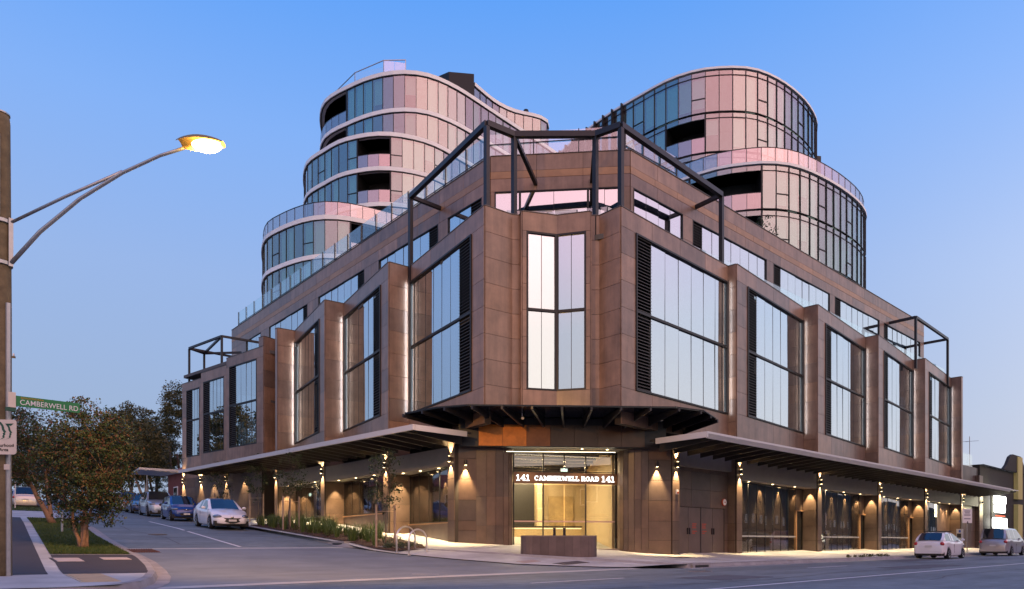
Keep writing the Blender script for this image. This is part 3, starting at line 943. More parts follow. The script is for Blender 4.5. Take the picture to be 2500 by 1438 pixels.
# steel pergola frames
def pergola(segs, w=.2):
    for a, b in segs:
        obj('pergola_beam', MB().beam(a, b, w, w * 1.1), STEEL, pod)
z = 17.1
a, b, c, d, e_, f = (16.62, 20.5, z), (17.9, 20.35, z), (20.32, 18.2, z), (20.62, 17.15, z), (28.3, 17.5, z), (17.45, 27.2, z)
pergola([(a, f), (a, b), (b, c), (c, d), (d, e_)])
pergola([((p[0], p[1], 13.0), (p[0], p[1], z - .12)) for p in (a, b, c, d, e_, f)], .17)
pergola([(f, (19.15, 27.2, z)), (e_, (28.4, 18.95, z)), (b, (20.6, 21.95, 16.7)), (c, (22.3, 20.2, 16.7))], .15)
z = 16.6
g = [(52.6, 17.25, z), (60.2, 17.5, z), (52.6, 18.95, z), (60.0, 20.6, z)]
pergola([(g[0], g[1]), (g[0], g[2]), (g[1], g[3]), ((59.6, 20.6, z), g[3])], .16)
pergola([((p[0], p[1], 13.0), (p[0], p[1], z - .08)) for p in (g[0], g[1])], .14)
z = 15.0
g = [(15.75, 48.3, z), (14.95, 52.9, z), (16.2, 53.6, z), (19.2, 48.0, z), (18.2, 51.5, z)]
pergola([(g[0], g[1]), (g[0], g[3]), (g[1], g[2]), (g[2], g[0]), (g[1], (19.1, 53.2, z)), (g[2], g[4])], .13)
pergola([((p[0], p[1], 12.4), (p[0], p[1], z - .06)) for p in (g[0], g[1], g[2])], .13)
# roof-terrace louvre screen behind the corner parapet
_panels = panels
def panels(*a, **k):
    """street level uses the brown stone with shade put into its colour"""
    k.setdefault('mat', STONE_SHADED)
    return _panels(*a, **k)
# ------------------------------------------------------------------ street level of the podium
LAMPS = []
WARMC = (1, .70, .34)
def wall_lamp(F, u, z, label, up_=True, e=900, o=.13):
    """cylinder up/down light on a wall"""
    p = F.pt(u, z, o)
    t = empty('wall_lamp', p)
    tag(t, label, 'wall lamp', 'cylinder lamps on the stone piers')
    obj('body', MB().lathe((0, 0, 0), [(.05, -.11), (.056, -.10), (.056, .10), (.05, .11)], 12), STEEL, t, local=True)
    b = MB(); q = F.n
    b.beam((0, 0, 0), tuple(-q * (o - .04)), .05, .05)
    obj('bracket', b, STEEL, t, local=True)
    obj('lens', MB().lathe((0, 0, 0), [(.043, -.118), (.043, -.111)], 12), WARM, t, local=True)
    spot('bulb', p + Vector((0, 0, -.14)), p + Vector((0, 0, -3)) - F.n * .22, e, 58, WARMC, .75, .02, t)
    if up_:
        obj('upper_lens', MB().lathe((0, 0, 0), [(.043, .111), (.043, .118)], 12), WARM, t, local=True)
        spot('bulb', p + Vector((0, 0, .14)), p + Vector((0, 0, 3)) - F.n * .22, e * .8, 62, WARMC, .75, .02, t)
    return t

def column(P, Q, ztop, depth_dir, depth=1.0, name='street_column'):
    """stone pier: front face P->Q plus a side return"""
    F = Face(P, Q)
    q = [F.pt(0, 0, -.004), F.pt(F.L, 0, -.004), F.pt(F.L, 0, -depth), F.pt(0, 0, -depth)]
    c = obj(name, MB().prism([(v.x, v.y) for v in q], -.1, ztop), STONE_D, pod)
    zs = [-.1] + [v for v in (.95, 1.75, 2.6, 3.45, 4.3) if v < ztop - .3] + [ztop]
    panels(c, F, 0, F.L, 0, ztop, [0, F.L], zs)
    return F, c

# ---- right side: piers at every tooth tip
SHOPZ = 3.72
def bulkhead(F, u0, u1, z0, z1):
    piece('bulkhead', pod, F, u0, u1, z0, z1, -.9, .02, BULK)
def downlight(p, e=9, ang=64, parent=None, target=None):
    o = obj('downlight', MB().lathe(tuple(p), [(.055, -.012), (.05, -.014)], 12), WARM, pod)
    spot('downlight_bulb', Vector(p) + Vector((0, 0, -.03)), target or (Vector(p) + Vector((0, 0, -3))), e, ang, WARMC, .5, .03)

names = ['by the four dark doors', 'first right of the four dark doors', 'second right of the four dark doors', 'third right of the four dark doors', 'between the far shop window and the parking sign', 'at the far right end of the podium']
# first pier beside the doors
FR0, c = column((23.72, 17.0), (24.22, 17.0), 5.0, None)
wall_lamp(FR0, .25, 4.12, 'up-and-down wall lamp on the pier left of the four dark doors')
labs = ['pier between the four doors and the first shop window', 'second pier of the right-hand colonnade', 'third pier of the right-hand colonnade', 'fourth pier of the right-hand colonnade', 'end pier of the right-hand colonnade behind the parking sign']
for i in range(1, 6):
    x = XR[i]
    F, c = column((x - .02, 17.0), (x + .46, 17.0), 5.0, None, .9)
    wall_lamp(F, .24, 4.15, 'up-and-down wall lamp on the ' + labs[i - 1])
    # return wall that faces the corner
    d = DR[i - 1]
    Fr = Face((x - .07, 17 + d), (x - .04, 17.03))
    panels(c, Fr, 0, Fr.L, 0, 5.0, [0, Fr.L], [-.1, .95, 1.75, 2.6, 3.45, 4.3, 5.0])
# bay with four doors
F = Face((24.22, 17.42), (28.66, 17.42))
mb = MB(); backing(mb, F, 0, F.L, -.1, 5.0, .25)
wall = obj('door_wall', mb, STONE_D, pod)
panels(wall, F, 0, F.L, 2.55, 5.0, 1.5, [2.42, 3.2, 4.0, 5.0])
panels(wall, F, 0, .28, 0, 2.42, [0, .28], [-.1, .95, 1.75, 2.42]); panels(wall, F, 4.12, F.L, 0, 2.42, [4.12, F.L], [-.1, .95, 1.75, 2.42])
DOORM = principled('dark_door_stone', (.10, .072, .064), .45, noise=(1.6, .2, 9), rnd=.08)
for k in range(4):
    u = .30 + k * .955
    dd = piece('service_door', wall, F, u + .01, u + .945, .37, 2.40, -.02, .03, DOORM)
    subpiece('door_handle', dd, wall if False else dd, F, 0, .1, 0, .1, 0, .1, STEEL) if False else None
    hx = u + (.86 if k % 2 == 0 else .06)
    piece('door_handle', wall, F, hx, hx + .04, 1.22, 1.50, .03, .075, STEEL)
    if k in (1, 2):
        for r_, (wd) in enumerate((.34, .27, .3, .36, .22)):
            piece('red_lettering', wall, F, u + .3 + (.0 if k == 1 else -.2), u + .3 + wd + (.0 if k == 1 else -.2), 1.66 - r_ * .085 - (.07 if r_ > 2 else 0), 1.70 - r_ * .085 - (.07 if r_ > 2 else 0), .03, .034, SRED)
for u in (.30, 2.21, 4.115):
    piece('door_jamb', wall, F, u - .02, u + .02, .33, 2.44, -.03, .045, STEEL)
bulkhead(Face((24.22, 17.2), (28.66, 17.2)), .02, 4.42, 4.15, 4.9)
bell = empty('alarm_bell', F.pt(4.05, 2.72, .05))
tag(bell, 'round white and red fire alarm bell above the dark doors', 'alarm bell')
def disc(par, r, o0, o1, mat, name):
    mb = MB(); n = 20
    pts = [(r * math.cos(6.2832 * k / n), r * math.sin(6.2832 * k / n)) for k in range(n)]
    vs = [(x, -o, z_) for o in (o0, o1) for x, z_ in pts]
    mb.add(vs, [tuple(range(n)), tuple(range(2 * n - 1, n - 1, -1))] + [(i, n + i, n + (i + 1) % n, (i + 1) % n) for i in range(n)])
    return obj(name, mb, mat, par, local=True)
disc(bell, .17, 0, .05, SRED, 'base'); disc(bell, .14, .05, .075, SWHITE, 'gong'); disc(bell, .03, .075, .09, SRED, 'hub')
sg = empty('wall_sounder', FR0.pt(.28, 2.98, .04))
tag(sg, 'small red and white alarm sounder on the pier by the doors', 'alarm sounder')
obj('case', MB().box(-.07, .07, -.06, 0, -.10, .10), SWHITE, sg, local=True)
obj('lens', MB().box(-.05, .05, -.075, -.06, -.08, .0), SRED, sg, local=True)

# shop bays 1..4 on the right
shopn = ['nearest', 'second', 'third', 'far']
for i in range(1, 5):
    x0, x1 = XR[i] + .46, XR[i + 1] - .07
    Fg = Face((x0, 17.12), (x1, 17 + DR[i]))
    L = Fg.L
    mb = MB(); fbox(mb, Fg, 0, L, .28, .36, -.08, .02); fbox(mb, Fg, 0, L, SHOPZ, SHOPZ + .06, -.08, .02)
    door = i in (1, 2)
    ge = L - 1.05 if i < 4 else L * .45
    us = splits(0, ge, 1.02)
    for u in us: fbox(mb, Fg, u - .012, u + .012, .36, SHOPZ, -.03, .005)
    obj('shopfront_frame', mb, FRAME, pod)
    for a, b in zip(us, us[1:]):
        piece('shop_pane', pod, Fg, a + .012, b - .012, .36, SHOPZ, -.02, -.006, GLASS_S)
    mb = MB(); fbox(mb, Fg, 0, ge, 1.12, 1.2, -.024, -.002)
    obj('glass_band', mb, principled('frosted_film', (.30, .31, .33), .5) if 'frosted_film' not in MATS else MATS['frosted_film'], pod)
    # stone wall standing behind the glass, lit from above
    bw = piece('shop_back_wall', pod, Fg, 0, ge, .2, 3.9, -.62, -.50, STONE_W)
    piece('shop_ceiling', pod, Fg, 0, L, SHOPZ + .06, SHOPZ + .12, -.5, -.09, CORE)
    for k in range(3):
        p = Fg.pt(ge * (.16 + .34 * k), SHOPZ + .02, -.36)
        spot('shop_light', p, p + Vector((0, 0, -3)) - Fg.n * .35, 260, 62, (1, .74, .40), .35, .02)
    if i < 4:
        # door with copper frame beside the return wall
        mb = MB(); fbox(mb, Fg, ge, ge + .06, .3, 2.62, -.08, .06); fbox(mb, Fg, ge + .06, L, 2.56, 2.62, -.08, .06)
        obj('door_surround', mb, BAND, pod)
        piece('shop_door', pod, Fg, ge + .06, L, .33, 2.56, -.10, -.05, principled('dark_glass_door', (.02, .02, .02), .12) if 'dark_glass_door' not in MATS else MATS['dark_glass_door'])
        piece('stone_panel', pod, Fg, ge + .02, L, 2.63, SHOPZ, -.06, -.02, STONE_SHADED)
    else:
        piece('stone_wall', pod, Fg, ge, L, .2, SHOPZ, -.1, -.02, STONE_SHADED)
        for fx in (.62, .86):
            p = Fg.pt(L * fx, SHOPZ + .03, .16)
            spot('soffit_light', p, p + Vector((0, 0, -3)) - Fg.n * .25, 330, 56, WARMC, .5, .02)
    # light thrown down the return wall
    p = Vector((XR[i + 1] - .26, 17 + DR[i] * .45, SHOPZ + .03))
    spot('soffit_light', p, p + Vector((.22, 0, -3)), 420, 58, WARMC, .5, .02)
    Fb = Face((x0, 17.02), (x1, 17.02))
    bulkhead(Fb, .0, Fb.L, SHOPZ + .07, 4.75)
    for k in range(3):
        p = Vector((x0 + (x1 - x0) * (.12 + .3 * k), 17.16, SHOPZ + .068))
        obj('downlight', MB().lathe(tuple(p), [(.06, -.014), (.055, -.016)], 12), WARM, pod)
        spot('downlight_bulb', p + Vector((0, 0, -.04)), p + Vector((0, -.35, -3)), 520, 100, (1, .74, .42), .6, .04)
# end wall under the low wing at the far right
F = Face((62.06, 17.3), (66.2, 17.3))
w = obj('end_wing_wall', MB().prism([(62.0, 17.3), (67.2, 17.3), (67.2, 26), (62.0, 26)], .1, 7.05), STONE_D, pod)
panels(w, F, 0, 4.6, 0, 7.05, 1.55, [.1, 1.75, 2.6, 3.45, 4.3, 5.45, 7.05])
Fp = Face((66.3, 17.0), (67.3, 17.0))
c = obj('street_column', MB().prism([(66.3, 17.004), (67.3, 17.004), (67.3, 17.9), (66.3, 17.9)], -.1, 6.4), STONE_D, pod)
panels(c, Fp, 0, 1.0, 0, 6.4, [0, 1.0], [-.1, .95, 1.75, 2.6, 3.45, 4.3, 5.3, 6.4])
Fq = Face((66.3, 17.9), (66.3, 17.0)); panels(c, Fq, 0, .9, 0, 6.4, [0, .9], [-.1, .95, 1.75, 2.6, 3.45, 4.3, 5.3, 6.4])
wall_lamp(Fp, .5, 4.15, 'up-and-down wall lamp on the last stub pier beside the neighbouring dark building')
balustrade([(62.1, 17.45), (66.2, 17.45)], 7.05, 8.1, pane=1.4, post=False)
bulkhead(Face((62.06, 17.02), (66.3, 17.02)), .0, 4.24, SHOPZ + .07, 4.75)
p = Vector((63.6, 17.15, 3.75)); spot('soffit_light', p, p + Vector((0, .1, -3)), 420, 70, WARMC, .5, .02)

# ---- canopy over the main-road pavement
CZ = 4.90
cx0, cx1, cy0, cy1 = 22.15, 66.4, 14.3, 16.95
obj('canopy_roof', MB().box(cx0 + .02, cx1 - 2.6, cy0 + .06, cy1, CZ + .02, CZ + .09), CANOPYBEAM, pod)
obj('canopy_fascia', MB().add([(x, y, z) for x in (cx0, cx1 - 2.6) for y, z in ((cy0 - .06, CZ + .02), (cy0 + .05, CZ - .14), (cy0 + .05, CZ + .1), (cy0 - .06, CZ + .1))],
    [(0, 1, 2, 3), (7, 6, 5, 4), (0, 4, 5, 1), (1, 5, 6, 2), (2, 6, 7, 3), (3, 7, 4, 0)]), CANOPY, pod)
obj('canopy_fascia', MB().box(cx0 - .07, cx0, cy0 - .06, 16.6, CZ - .12, CZ + .1), CANOPY, pod)
for k in range(45):
    x = cx0 + .7 + k * .975
    if x < cx1:
        e0 = cy0 + .06
        obj('canopy_beam', MB().add([(xx, y, z) for xx in (x, x + .07) for y, z in ((e0, CZ - .10), (16.98, CZ - .34), (16.98, CZ + .015), (e0, CZ + .015))],
            [(0, 1, 2, 3), (7, 6, 5, 4), (0, 4, 5, 1), (1, 5, 6, 2), (2, 6, 7, 3), (3, 7, 4, 0)]), CANOPYBEAM, pod)
for k in range(3):
    x = cx1 - 2.5 + k * .85
    obj('canopy_slat', MB().box(x, x + .5, cy0 - .05, cy1, CZ + .03, CZ + .08), CANOPY, pod)

# ---- left side street level
LCOL = [22.32, 27.45, 34.0, 40.30]
llabs = ['nearest pier of the left colonnade', 'second pier of the left colonnade', 'third pier of the left colonnade by the glass doors', 'fourth pier of the left colonnade']
def lz(y): return 4.28 + .034 * (y - 22.7)
def lcan(y): return 5.08 + .022 * (y - 20.8)
for j, y in enumerate(LCOL):
    F, c = column((XL, y + .46), (XL, y), lcan(y) + .05, None, 1.0)
    wall_lamp(F, .23, lz(y), 'up-and-down wall lamp on the ' + llabs[j])
    if j > 0:
        Fr = Face((XL + .03, y + .0), (XI, y - .10))
        zb = zw(y)
        panels(c, Fr, 0, Fr.L, 0, 5.2, [0, Fr.L], [zb - .6, zb + .55, zb + 1.35, zb + 2.2, zb + 3.05, 5.2])
        p = Vector((XL + .5, y - .42, 3.95 + .05 * j)); spot('soffit_light', p, p + Vector((.05, .30, -3)), 420, 66, WARMC, .6, .02)
for t, lab in ((4.4, 'fifth pier of the left colonnade behind the white car'), (7.9, 'sixth pier of the left colonnade'), (10.6, 'furthest pier of the left colonnade')):
    P, Q = fac(t + .46), fac(t)
    F, c = column(P, Q, 5.9, None, .9)
    wall_lamp(F, .23, lz(P[1]), 'up-and-down wall lamp on the ' + lab)
F, c = column((XL + .05, 43.2), (XL + .1, 42.75), 5.7, None, .9)
wall_lamp(F, .22, lz(43), 'up-and-down wall lamp on the pier just past the glass doors of the left colonnade')
# windows between the piers
for j in range(3):
    y0, y1 = LCOL[j] + .46, LCOL[j + 1]
    Fg = Face((XI, y1 - .14), (XL + .12, y0))
    L = Fg.L
    zb = max(zw(y1), zw(y0)); top = 3.95 + .1 * j
    sill = zb + .38 if j < 2 else zb
    if j < 2:
        sw = piece('sill_wall', pod, Fg, 0, L, zw(y0) - .5, sill, -.25, -.01, STONE_D)
        panels(pod, Fg, 0, L, 0, sill, 2.6, [zw(y0) - .4, sill])
        piece('window_sill', pod, Fg, 0, L, sill, sill + .04, -.1, .09, BAND)
    mb = MB(); fbox(mb, Fg, 0, L, sill + .04, sill + .09, -.08, .02); fbox(mb, Fg, 0, L, top, top + .05, -.08, .02)
    us = splits(.0, L, 1.25)
    for u in us: fbox(mb, Fg, u - .015, u + .015, sill + .09, top, -.04, .008)
    obj('shopfront_frame', mb, FRAME, pod)
    for a, b in zip(us, us[1:]):
        piece('shop_pane', pod, Fg, a + .015, b - .015, sill + .09, top, -.02, -.006, GLASS_S)
    piece('shop_back_wall', pod, Fg, 0, L, zw(y0) - .4, 4.4, -1.35, -1.2, STONE_W)
    for k in range(2):
        p = Fg.pt(L * (.3 + .4 * k), top - .02, -1.0)
        spot('shop_light', p, p + Vector((0, 0, -3)) - Fg.n * .3, 150, 60, (1, .74, .40), .4, .02)
    Fb = Face((XL + .03, y1 - .0), (XL + .03, y0))
    bulkhead(Fb, 0, Fb.L, top + .06, 4.78 + .12 * j)
    for k in range(3):
        p = Vector((XL + .18, y0 + (y1 - y0) * (.2 + .3 * k), top + .055))
        obj('downlight', MB().lathe(tuple(p), [(.06, -.014), (.055, -.016)], 12), WARM, pod)
        spot('downlight_bulb', p + Vector((0, 0, -.04)), p + Vector((-.4, 0, -3)), 480, 104, (1, .74, .42), .6, .04)
# glass doors, exit sign and intercom in the third left bay
e = empty('exit_sign', (XL + .75, 37.4, 3.62)); tag(e, 'small lit exit sign above the side street glass doors', 'exit sign')
obj('case', MB().box(-.02, .04, -.2, .2, -.1, .1), SWHITE, e, local=True)
obj('face', MB().box(-.03, -.02, -.17, .17, -.07, .07), EXIT, e, local=True)
e = empty('intercom', (XL - .05, 40.0, 2.6)) if False else None
# lower wall beneath the far facets
F = Face(fac(10.9), fac(.2))
mb = MB(); backing(mb, F, 0, F.L, 1.5, 5.5, .3); w = obj('far_street_wall', mb, STONE_D, pod)
panels(w, F, 0, F.L, 1.5, 5.5, 1.7, [1.5, 3.2, 4.0, 4.8, 5.5])
for t in (2.2, 6.2):
    p3 = fac(t); p = Vector((p3[0] - .25, p3[1], 5.1)); spot('soffit_light', p, p + Vector((.25, 0, -3)), 380, 70, WARMC, .6, .02)
piece('stone_panel', pod, Face((17.2, 42.7), (17.2, 40.8)), 0, 1.9, 1.5, 5.5, -.2, 0, STONE_SHADED)

# ---- canopy over the side-street pavement (rises gently with the hill)
y0, y1, x0, x1 = 21.2, 50.8, 13.75, 16.42
def quadbox(pts, th):
    """pts: 4 (x,y,z) top corners, thickness downwards"""
    return MB().add([(x, y, z - th) for x, y, z in pts] + list(pts), [(0, 3, 2, 1), (4, 5, 6, 7), (0, 1, 5, 4), (1, 2, 6, 5), (2, 3, 7, 6), (3, 0, 4, 7)])
obj('canopy_roof', quadbox([(x0, y0, lcan(y0) + .1), (x1, y0, lcan(y0) + .1), (x1, y1, lcan(y1) + .1), (x0, y1, lcan(y1) + .1)], .07), CANOPYBEAM, pod)
obj('canopy_fascia', quadbox([(x0 - .1, y0 - .06, lcan(y0) + .11), (x0, y0 - .06, lcan(y0) + .11), (x0, y1, lcan(y1) + .11), (x0 - .1, y1, lcan(y1) + .11)], .2), CANOPY, pod)
obj('canopy_fascia', MB().box(x0 + .01, 16.15, y0 - .07, y0 - .004, lcan(y0) - .1, lcan(y0) + .108), CANOPY, pod)
for k in range(31):
    y = y0 + .6 + k * .96
    zc = lcan(y)
    obj('canopy_beam', MB().add([(x, yy, z) for yy in (y, y + .07) for x, z in ((x0 + .02, zc - .08), (16.4, zc - .32), (16.4, zc + .02), (x0 + .02, zc + .02))],
        [(3, 2, 1, 0), (4, 5, 6, 7), (1, 5, 4, 0), (2, 6, 5, 1), (3, 7, 6, 2), (0, 4, 7, 3)]), CANOPYBEAM, pod)
# separate short canopy beyond the far end
obj('far_canopy', quadbox([(11.6, 52.6, 6.05), (14.6, 52.6, 6.05), (14.6, 58.5, 6.2), (12.4, 58.5, 6.2)], .14), CANOPY, pod)

# ---- corner entrance
E0, E1 = Vector((18.80, 21.40)), Vector((22.70, 19.18))
FE = Face(E0, E1)
# stone pier faces either side with lamps
F = Face((16.55, 22.40), (17.28, 22.0)); mb = MB(); backing(mb, F, 0, F.L, .2, 5.0, .5); c = obj('entrance_pier', mb, STONE_D, pod)
panels(c, F, 0, F.L, 0, 5.0, [0, F.L], [.5, 1.35, 1.75, 2.6, 3.45, 4.3, 5.0]); 
wall_lamp(F, .38, 4.12, 'downward wall lamp on the stone pier left of the curved entrance wall', False, e=900)
F = Face((22.95, 17.62), (23.70, 17.02)); mb = MB(); backing(mb, F, 0, F.L, .2, 5.0, .5); c = obj('entrance_pier', mb, STONE_D, pod)
panels(c, F, 0, F.L, 0, 5.0, [0, F.L], [.1, .95, 1.75, 2.6, 3.45, 4.3, 5.0])
wall_lamp(F, .34, 4.12, 'downward wall lamp on the stone pier right of the curved entrance wall', False, e=900)
def bez(pts, n):
    out = []
    P = [Vector(p) for p in pts]
    for i in range(n + 1):
        t = i / n
        q = list(P)
        while len(q) > 1: q = [q[k] * (1 - t) + q[k + 1] * t for k in range(len(q) - 1)]
        out.append((q[0].x, q[0].y))
    return out
def curved(path, zrows):
    mb = MB()
    for P, Q in zip(path, path[1:]):
        F = Face(P, Q); backing(mb, F, -.02, F.L + .02, .1, 5.0, .12)
    c = obj('curved_wall', mb, STONE_D, pod)
    for P, Q in zip(path, path[1:]):
        F = Face(P, Q)
        panels(c, F, 0, F.L, 0, 5, [0, F.L], zrows, name='stone_strip', gap=.008)
curved(bez([(17.28, 22.0), (17.95, 21.45), (18.55, 20.9), (18.72, 21.3), (18.80, 21.75)], 8), [.4, 1.55, 2.75, 4.74])
curved(bez([(22.95, 19.25), (22.55, 18.95), (22.15, 18.55), (22.5, 18.0), (22.95, 17.62)], 8), [.25, 1.45, 2.65, 4.74])
# deep fascia over the entrance
FA = Face((17.05, 21.55), (22.45, 17.42))
mb = MB(); backing(mb, FA, -.8, FA.L + .9, 4.74, 5.9, .5); w = obj('entrance_fascia', mb, STEEL, pod)
COPPER = principled('lamplit_bronze', (.50, .165, .025), .38, metal=.25, noise=(2.4, .3, 8))  # orange street-lamp light on the fascia, put into the panel colour
FASCIA_DIM = principled('dim_lamplit_bronze', (.16, .06, .02), .38, metal=.25, noise=(2.4, .3, 8))  # weaker edge of that lamplight, also put into the colour
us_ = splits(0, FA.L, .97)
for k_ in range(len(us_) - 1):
    piece('fascia_panel', w, FA, us_[k_] + .007, us_[k_ + 1] - .007, 4.765, 5.62, 0, .04, (COPPER, COPPER, FASCIA_DIM)[k_] if k_ < 3 else BRONZE)  # COPPER is bronze with the street-lamp light put into its colour
soff = [(17.0, 22.1), (17.4, 21.6), (22.4, 17.8), (23.4, 17.6), (24.2, 20.4), (19.6, 23.2)]
obj('entrance_soffit', MB().prism(soff, 4.76, 4.9), principled('soffit_metal', (.32, .29, .25), .3), pod)
obj('entrance_ceiling', MB().prism([(16.6, 22.6), (17.05, 21.9), (22.8, 17.5), (24.0, 17.5), (28.7, 18), (28.7, 20.5), (20, 26), (17.6, 26)], 5.2, 5.3), CORE, pod)
# dark glass canopy with radiating steel ribs
outer = [(14.5, 23.0), (14.75, 21.2), (15.35, 20.05), (21.5, 15.25), (22.9, 14.95), (24.8, 15.6)]
inner = [(16.9, 23.0), (17.0, 21.9), (17.3, 21.5), (22.3, 17.6), (22.9, 17.3), (24.8, 17.2)]
CANGL = principled('dark_canopy_glass', (.010, .012, .020), .12, spec=.6)
for k in range(len(outer) - 1):
    poly = [outer[k], outer[k + 1], inner[k + 1], inner[k]]
    obj('canopy_glass', MB().prism(poly, 5.93, 5.955), CANGL, pod)
def along(path, s):
    L = [(Vector(b) - Vector(a)).length for a, b in zip(path, path[1:])]
    s *= sum(L)
    for k, l in enumerate(L):
        if s <= l + 1e-6: return Vector(path[k]).lerp(Vector(path[k + 1]), s / l)
        s -= l
    return Vector(path[-1])
for k in range(14):
    s = k / 13
    a, b = along(outer, s), along(inner, s)
    o2 = a + (a - b).normalized() * .1
    t = (b - a).normalized(); nrm = Vector((-t.y, t.x)) * .04
    vs = []
    for sgn in (-1, 1):
        for p, z in ((o2, 5.80), (b, 5.50), (b, 5.925), (o2, 5.925)):
            vs.append((p.x + nrm.x * sgn, p.y + nrm.y * sgn, z))
    obj('canopy_rib', MB().add(vs, [(0, 1, 2, 3), (7, 6, 5, 4), (0, 4, 5, 1), (1, 5, 6, 2), (2, 6, 7, 3), (3, 7, 4, 0)]), STEEL, pod)
for a, b in zip(outer, outer[1:]):
    obj('canopy_edge', MB().beam((a[0], a[1], 5.97), (b[0], b[1], 5.97), .06, .03), STEEL, pod)
# security cameras under the canopy
for k, (s, lab) in enumerate(((.33, 'small white security camera under the left of the entrance canopy'), (.78, 'small white security camera under the right of the entrance canopy'))):
    p = along(outer, s).lerp(along(inner, s), .55)
    e = empty('security_camera', (p.x, p.y, 5.72)); tag(e, lab, 'camera')
    obj('body', MB().tube([(0, 0, 0), (-.09, -.14, -.03)], .05, 10), SWHITE, e, local=True)
    obj('mount', MB().tube([(0, 0, .2), (0, 0, .03)], .02, 8), SWHITE, e, local=True)
# entrance glazing
zg = .62
mb = MB()
fbox(mb, FE, 0, FE.L, 4.62, 4.74, -.06, .02)
for u in (0, 1.27, 3.15, FE.L): fbox(mb, FE, u - .025, u + .025, zg, 4.62, -.05, .01)
fbox(mb, FE, 0, FE.L, 3.84, 3.88, -.05, .0)
obj('entrance_frame', mb, FRAME, pod)
for a, b in ((0, 1.27), (1.27, 2.2), (2.2, 3.15), (3.15, FE.L)):
    piece('entrance_pane', pod, FE, a + .03, b - .03, zg, 3.3, -.03, -.015, GLASS_S)
    piece('entrance_pane', pod, FE, a + .03, b - .03, 3.9, 4.6, -.03, -.015, GLASS_S)
piece('glass_band', pod, FE, 0, FE.L, 1.72, 1.78, -.012, -.006, principled('pink_film', (.45, .30, .28), .5))
# lobby
lob = [(18.7, 21.6), (22.8, 19.3), (28.2, 26.0), (21.2, 30.0)]
obj('lobby_floor', MB().prism([(17.9, 21.9), (22.8, 18.6), (28.6, 26.2), (20.6, 30.6)], .40, .60), LOBBYFLOOR, pod)
obj('lobby_ceiling', MB().prism([(18.4, 21.95), (23.1, 19.35), (28.6, 26.2), (20.6, 30.6)], 4.91, 5.0), LOBBYWALL, pod)
for P, Q in (((21.2, 30.0), (18.75, 21.9)), ((28.2, 26.0), (21.2, 30.0)), ((22.85, 19.5), (28.2, 26.0))):
    F = Face(Q, P); mb = MB(); fbox(mb, F, 0, F.L, .6, 4.9, -.2, 0) if False else fbox(mb, Face(P, Q), 0, F.L, .6, 4.9, 0, .15)
    obj('lobby_wall', mb, LOBBYWALL, pod)
FLb = Face((28.2, 26.0), (21.2, 30.0))            # back wall seen from inside
# back wall (inside face looks towards the door)
FB = Face((21.25, 29.9), (28.1, 25.95))
for k in range(10):
    u = .9 + k * .19
    piece('timber_batten', pod, FB, u, u + .07, .6, 4.7, .02, .14, OAK)
piece('dark_opening', pod, FB, 3.3, 5.0, .6, 4.2, .01, .05, LOBBYDARK)
piece('pale_column', pod, FB, 5.15, 5.45, .6, 4.6, .02, .2, principled('pale_plaster', (.72, .60, .40), .6))  # column in a paler base colour than the lobby walls
piece('wall_panel', pod, FB, 5.8, 7.2, .6, 3.4, .02, .08, principled('art_panel', (.42, .30, .15), .6, noise=(1.5, .4)))
FLW = Face((18.8, 22.1), (21.15, 29.9))
for k in range(16):
    u = .5 + k * .45
    piece('timber_batten', pod, FLW, u, u + .09, .6, 4.6, .02, .2, OAK)
for k in range(7):
    a = Vector((19.1, 22.6)).lerp(Vector((21.4, 29.2)), k / 6); b = Vector((22.9, 20.3)).lerp(Vector((27.8, 25.8)), k / 6)
    obj('ceiling_batten', MB().beam((a.x, a.y, 4.72), (b.x, b.y, 4.72), .06, .12), LOBBYDARK, pod)
for k in range(3):
    a = Vector((20.2, 23.4)).lerp(Vector((23.6, 27.6)), k / 2)
    area('lobby_light', (a.x + .9, a.y - .5, 4.62), (a.x + .9, a.y - .5, 0), 360, 3.2, .5, (1, .76, .42))
# reception desk and things in the lobby
F = Face((21.9, 26.1), (25.6, 23.9))
e = empty('reception_desk', (23.7, 25.0, .6)); tag(e, 'long pale reception desk seen through the entrance glass', 'desk')
mb = MB(); fbox(mb, F, 0, F.L, .6, 1.62, -.6, 0); obj('body', mb, principled('desk_front', (.55, .42, .24), .5), e)
mb = MB(); fbox(mb, F, -.05, F.L + .05, 1.62, 1.68, -.65, .05); obj('top', mb, LOBBYDARK, e)
mb = MB(); fbox(mb, F, 0, F.L, 1.54, 1.58, .005, .02); obj('light_strip', mb, emission('desk_strip', (1, .75, .4), 3), e)
e = empty('lobby_exit_sign', FE.pt(2.35, 3.96, -.5)); tag(e, 'small lit exit sign above the entrance sign board', 'exit sign')
mb = MB(); fbox(mb, FE, 2.2, 2.48, 3.93, 4.05, -.52, -.5); obj('face', mb, EXIT, e)
mb = MB(); fbox(mb, FE, 2.18, 2.50, 3.91, 4.07, -.56, -.521); obj('case', mb, SWHITE, e)
mb = MB(); fbox(mb, FE, 2.32, 2.36, 4.07, 4.9, -.55, -.53); obj('hanger', mb, STEEL, e)
# soffit downlights in front of the door
for k in range(4):
    q = FE.pt(.55 + k * 1.1, 4.755, .75)
    o = obj('downlight', MB().lathe(tuple(q), [(.05, -.012), (.045, -.014)], 12), WARM, pod)
    spot('downlight_bulb', q + Vector((0, 0, -.03)), q + Vector((0, 0, -3)), 160, 80, (1, .76, .46), .5, .03)
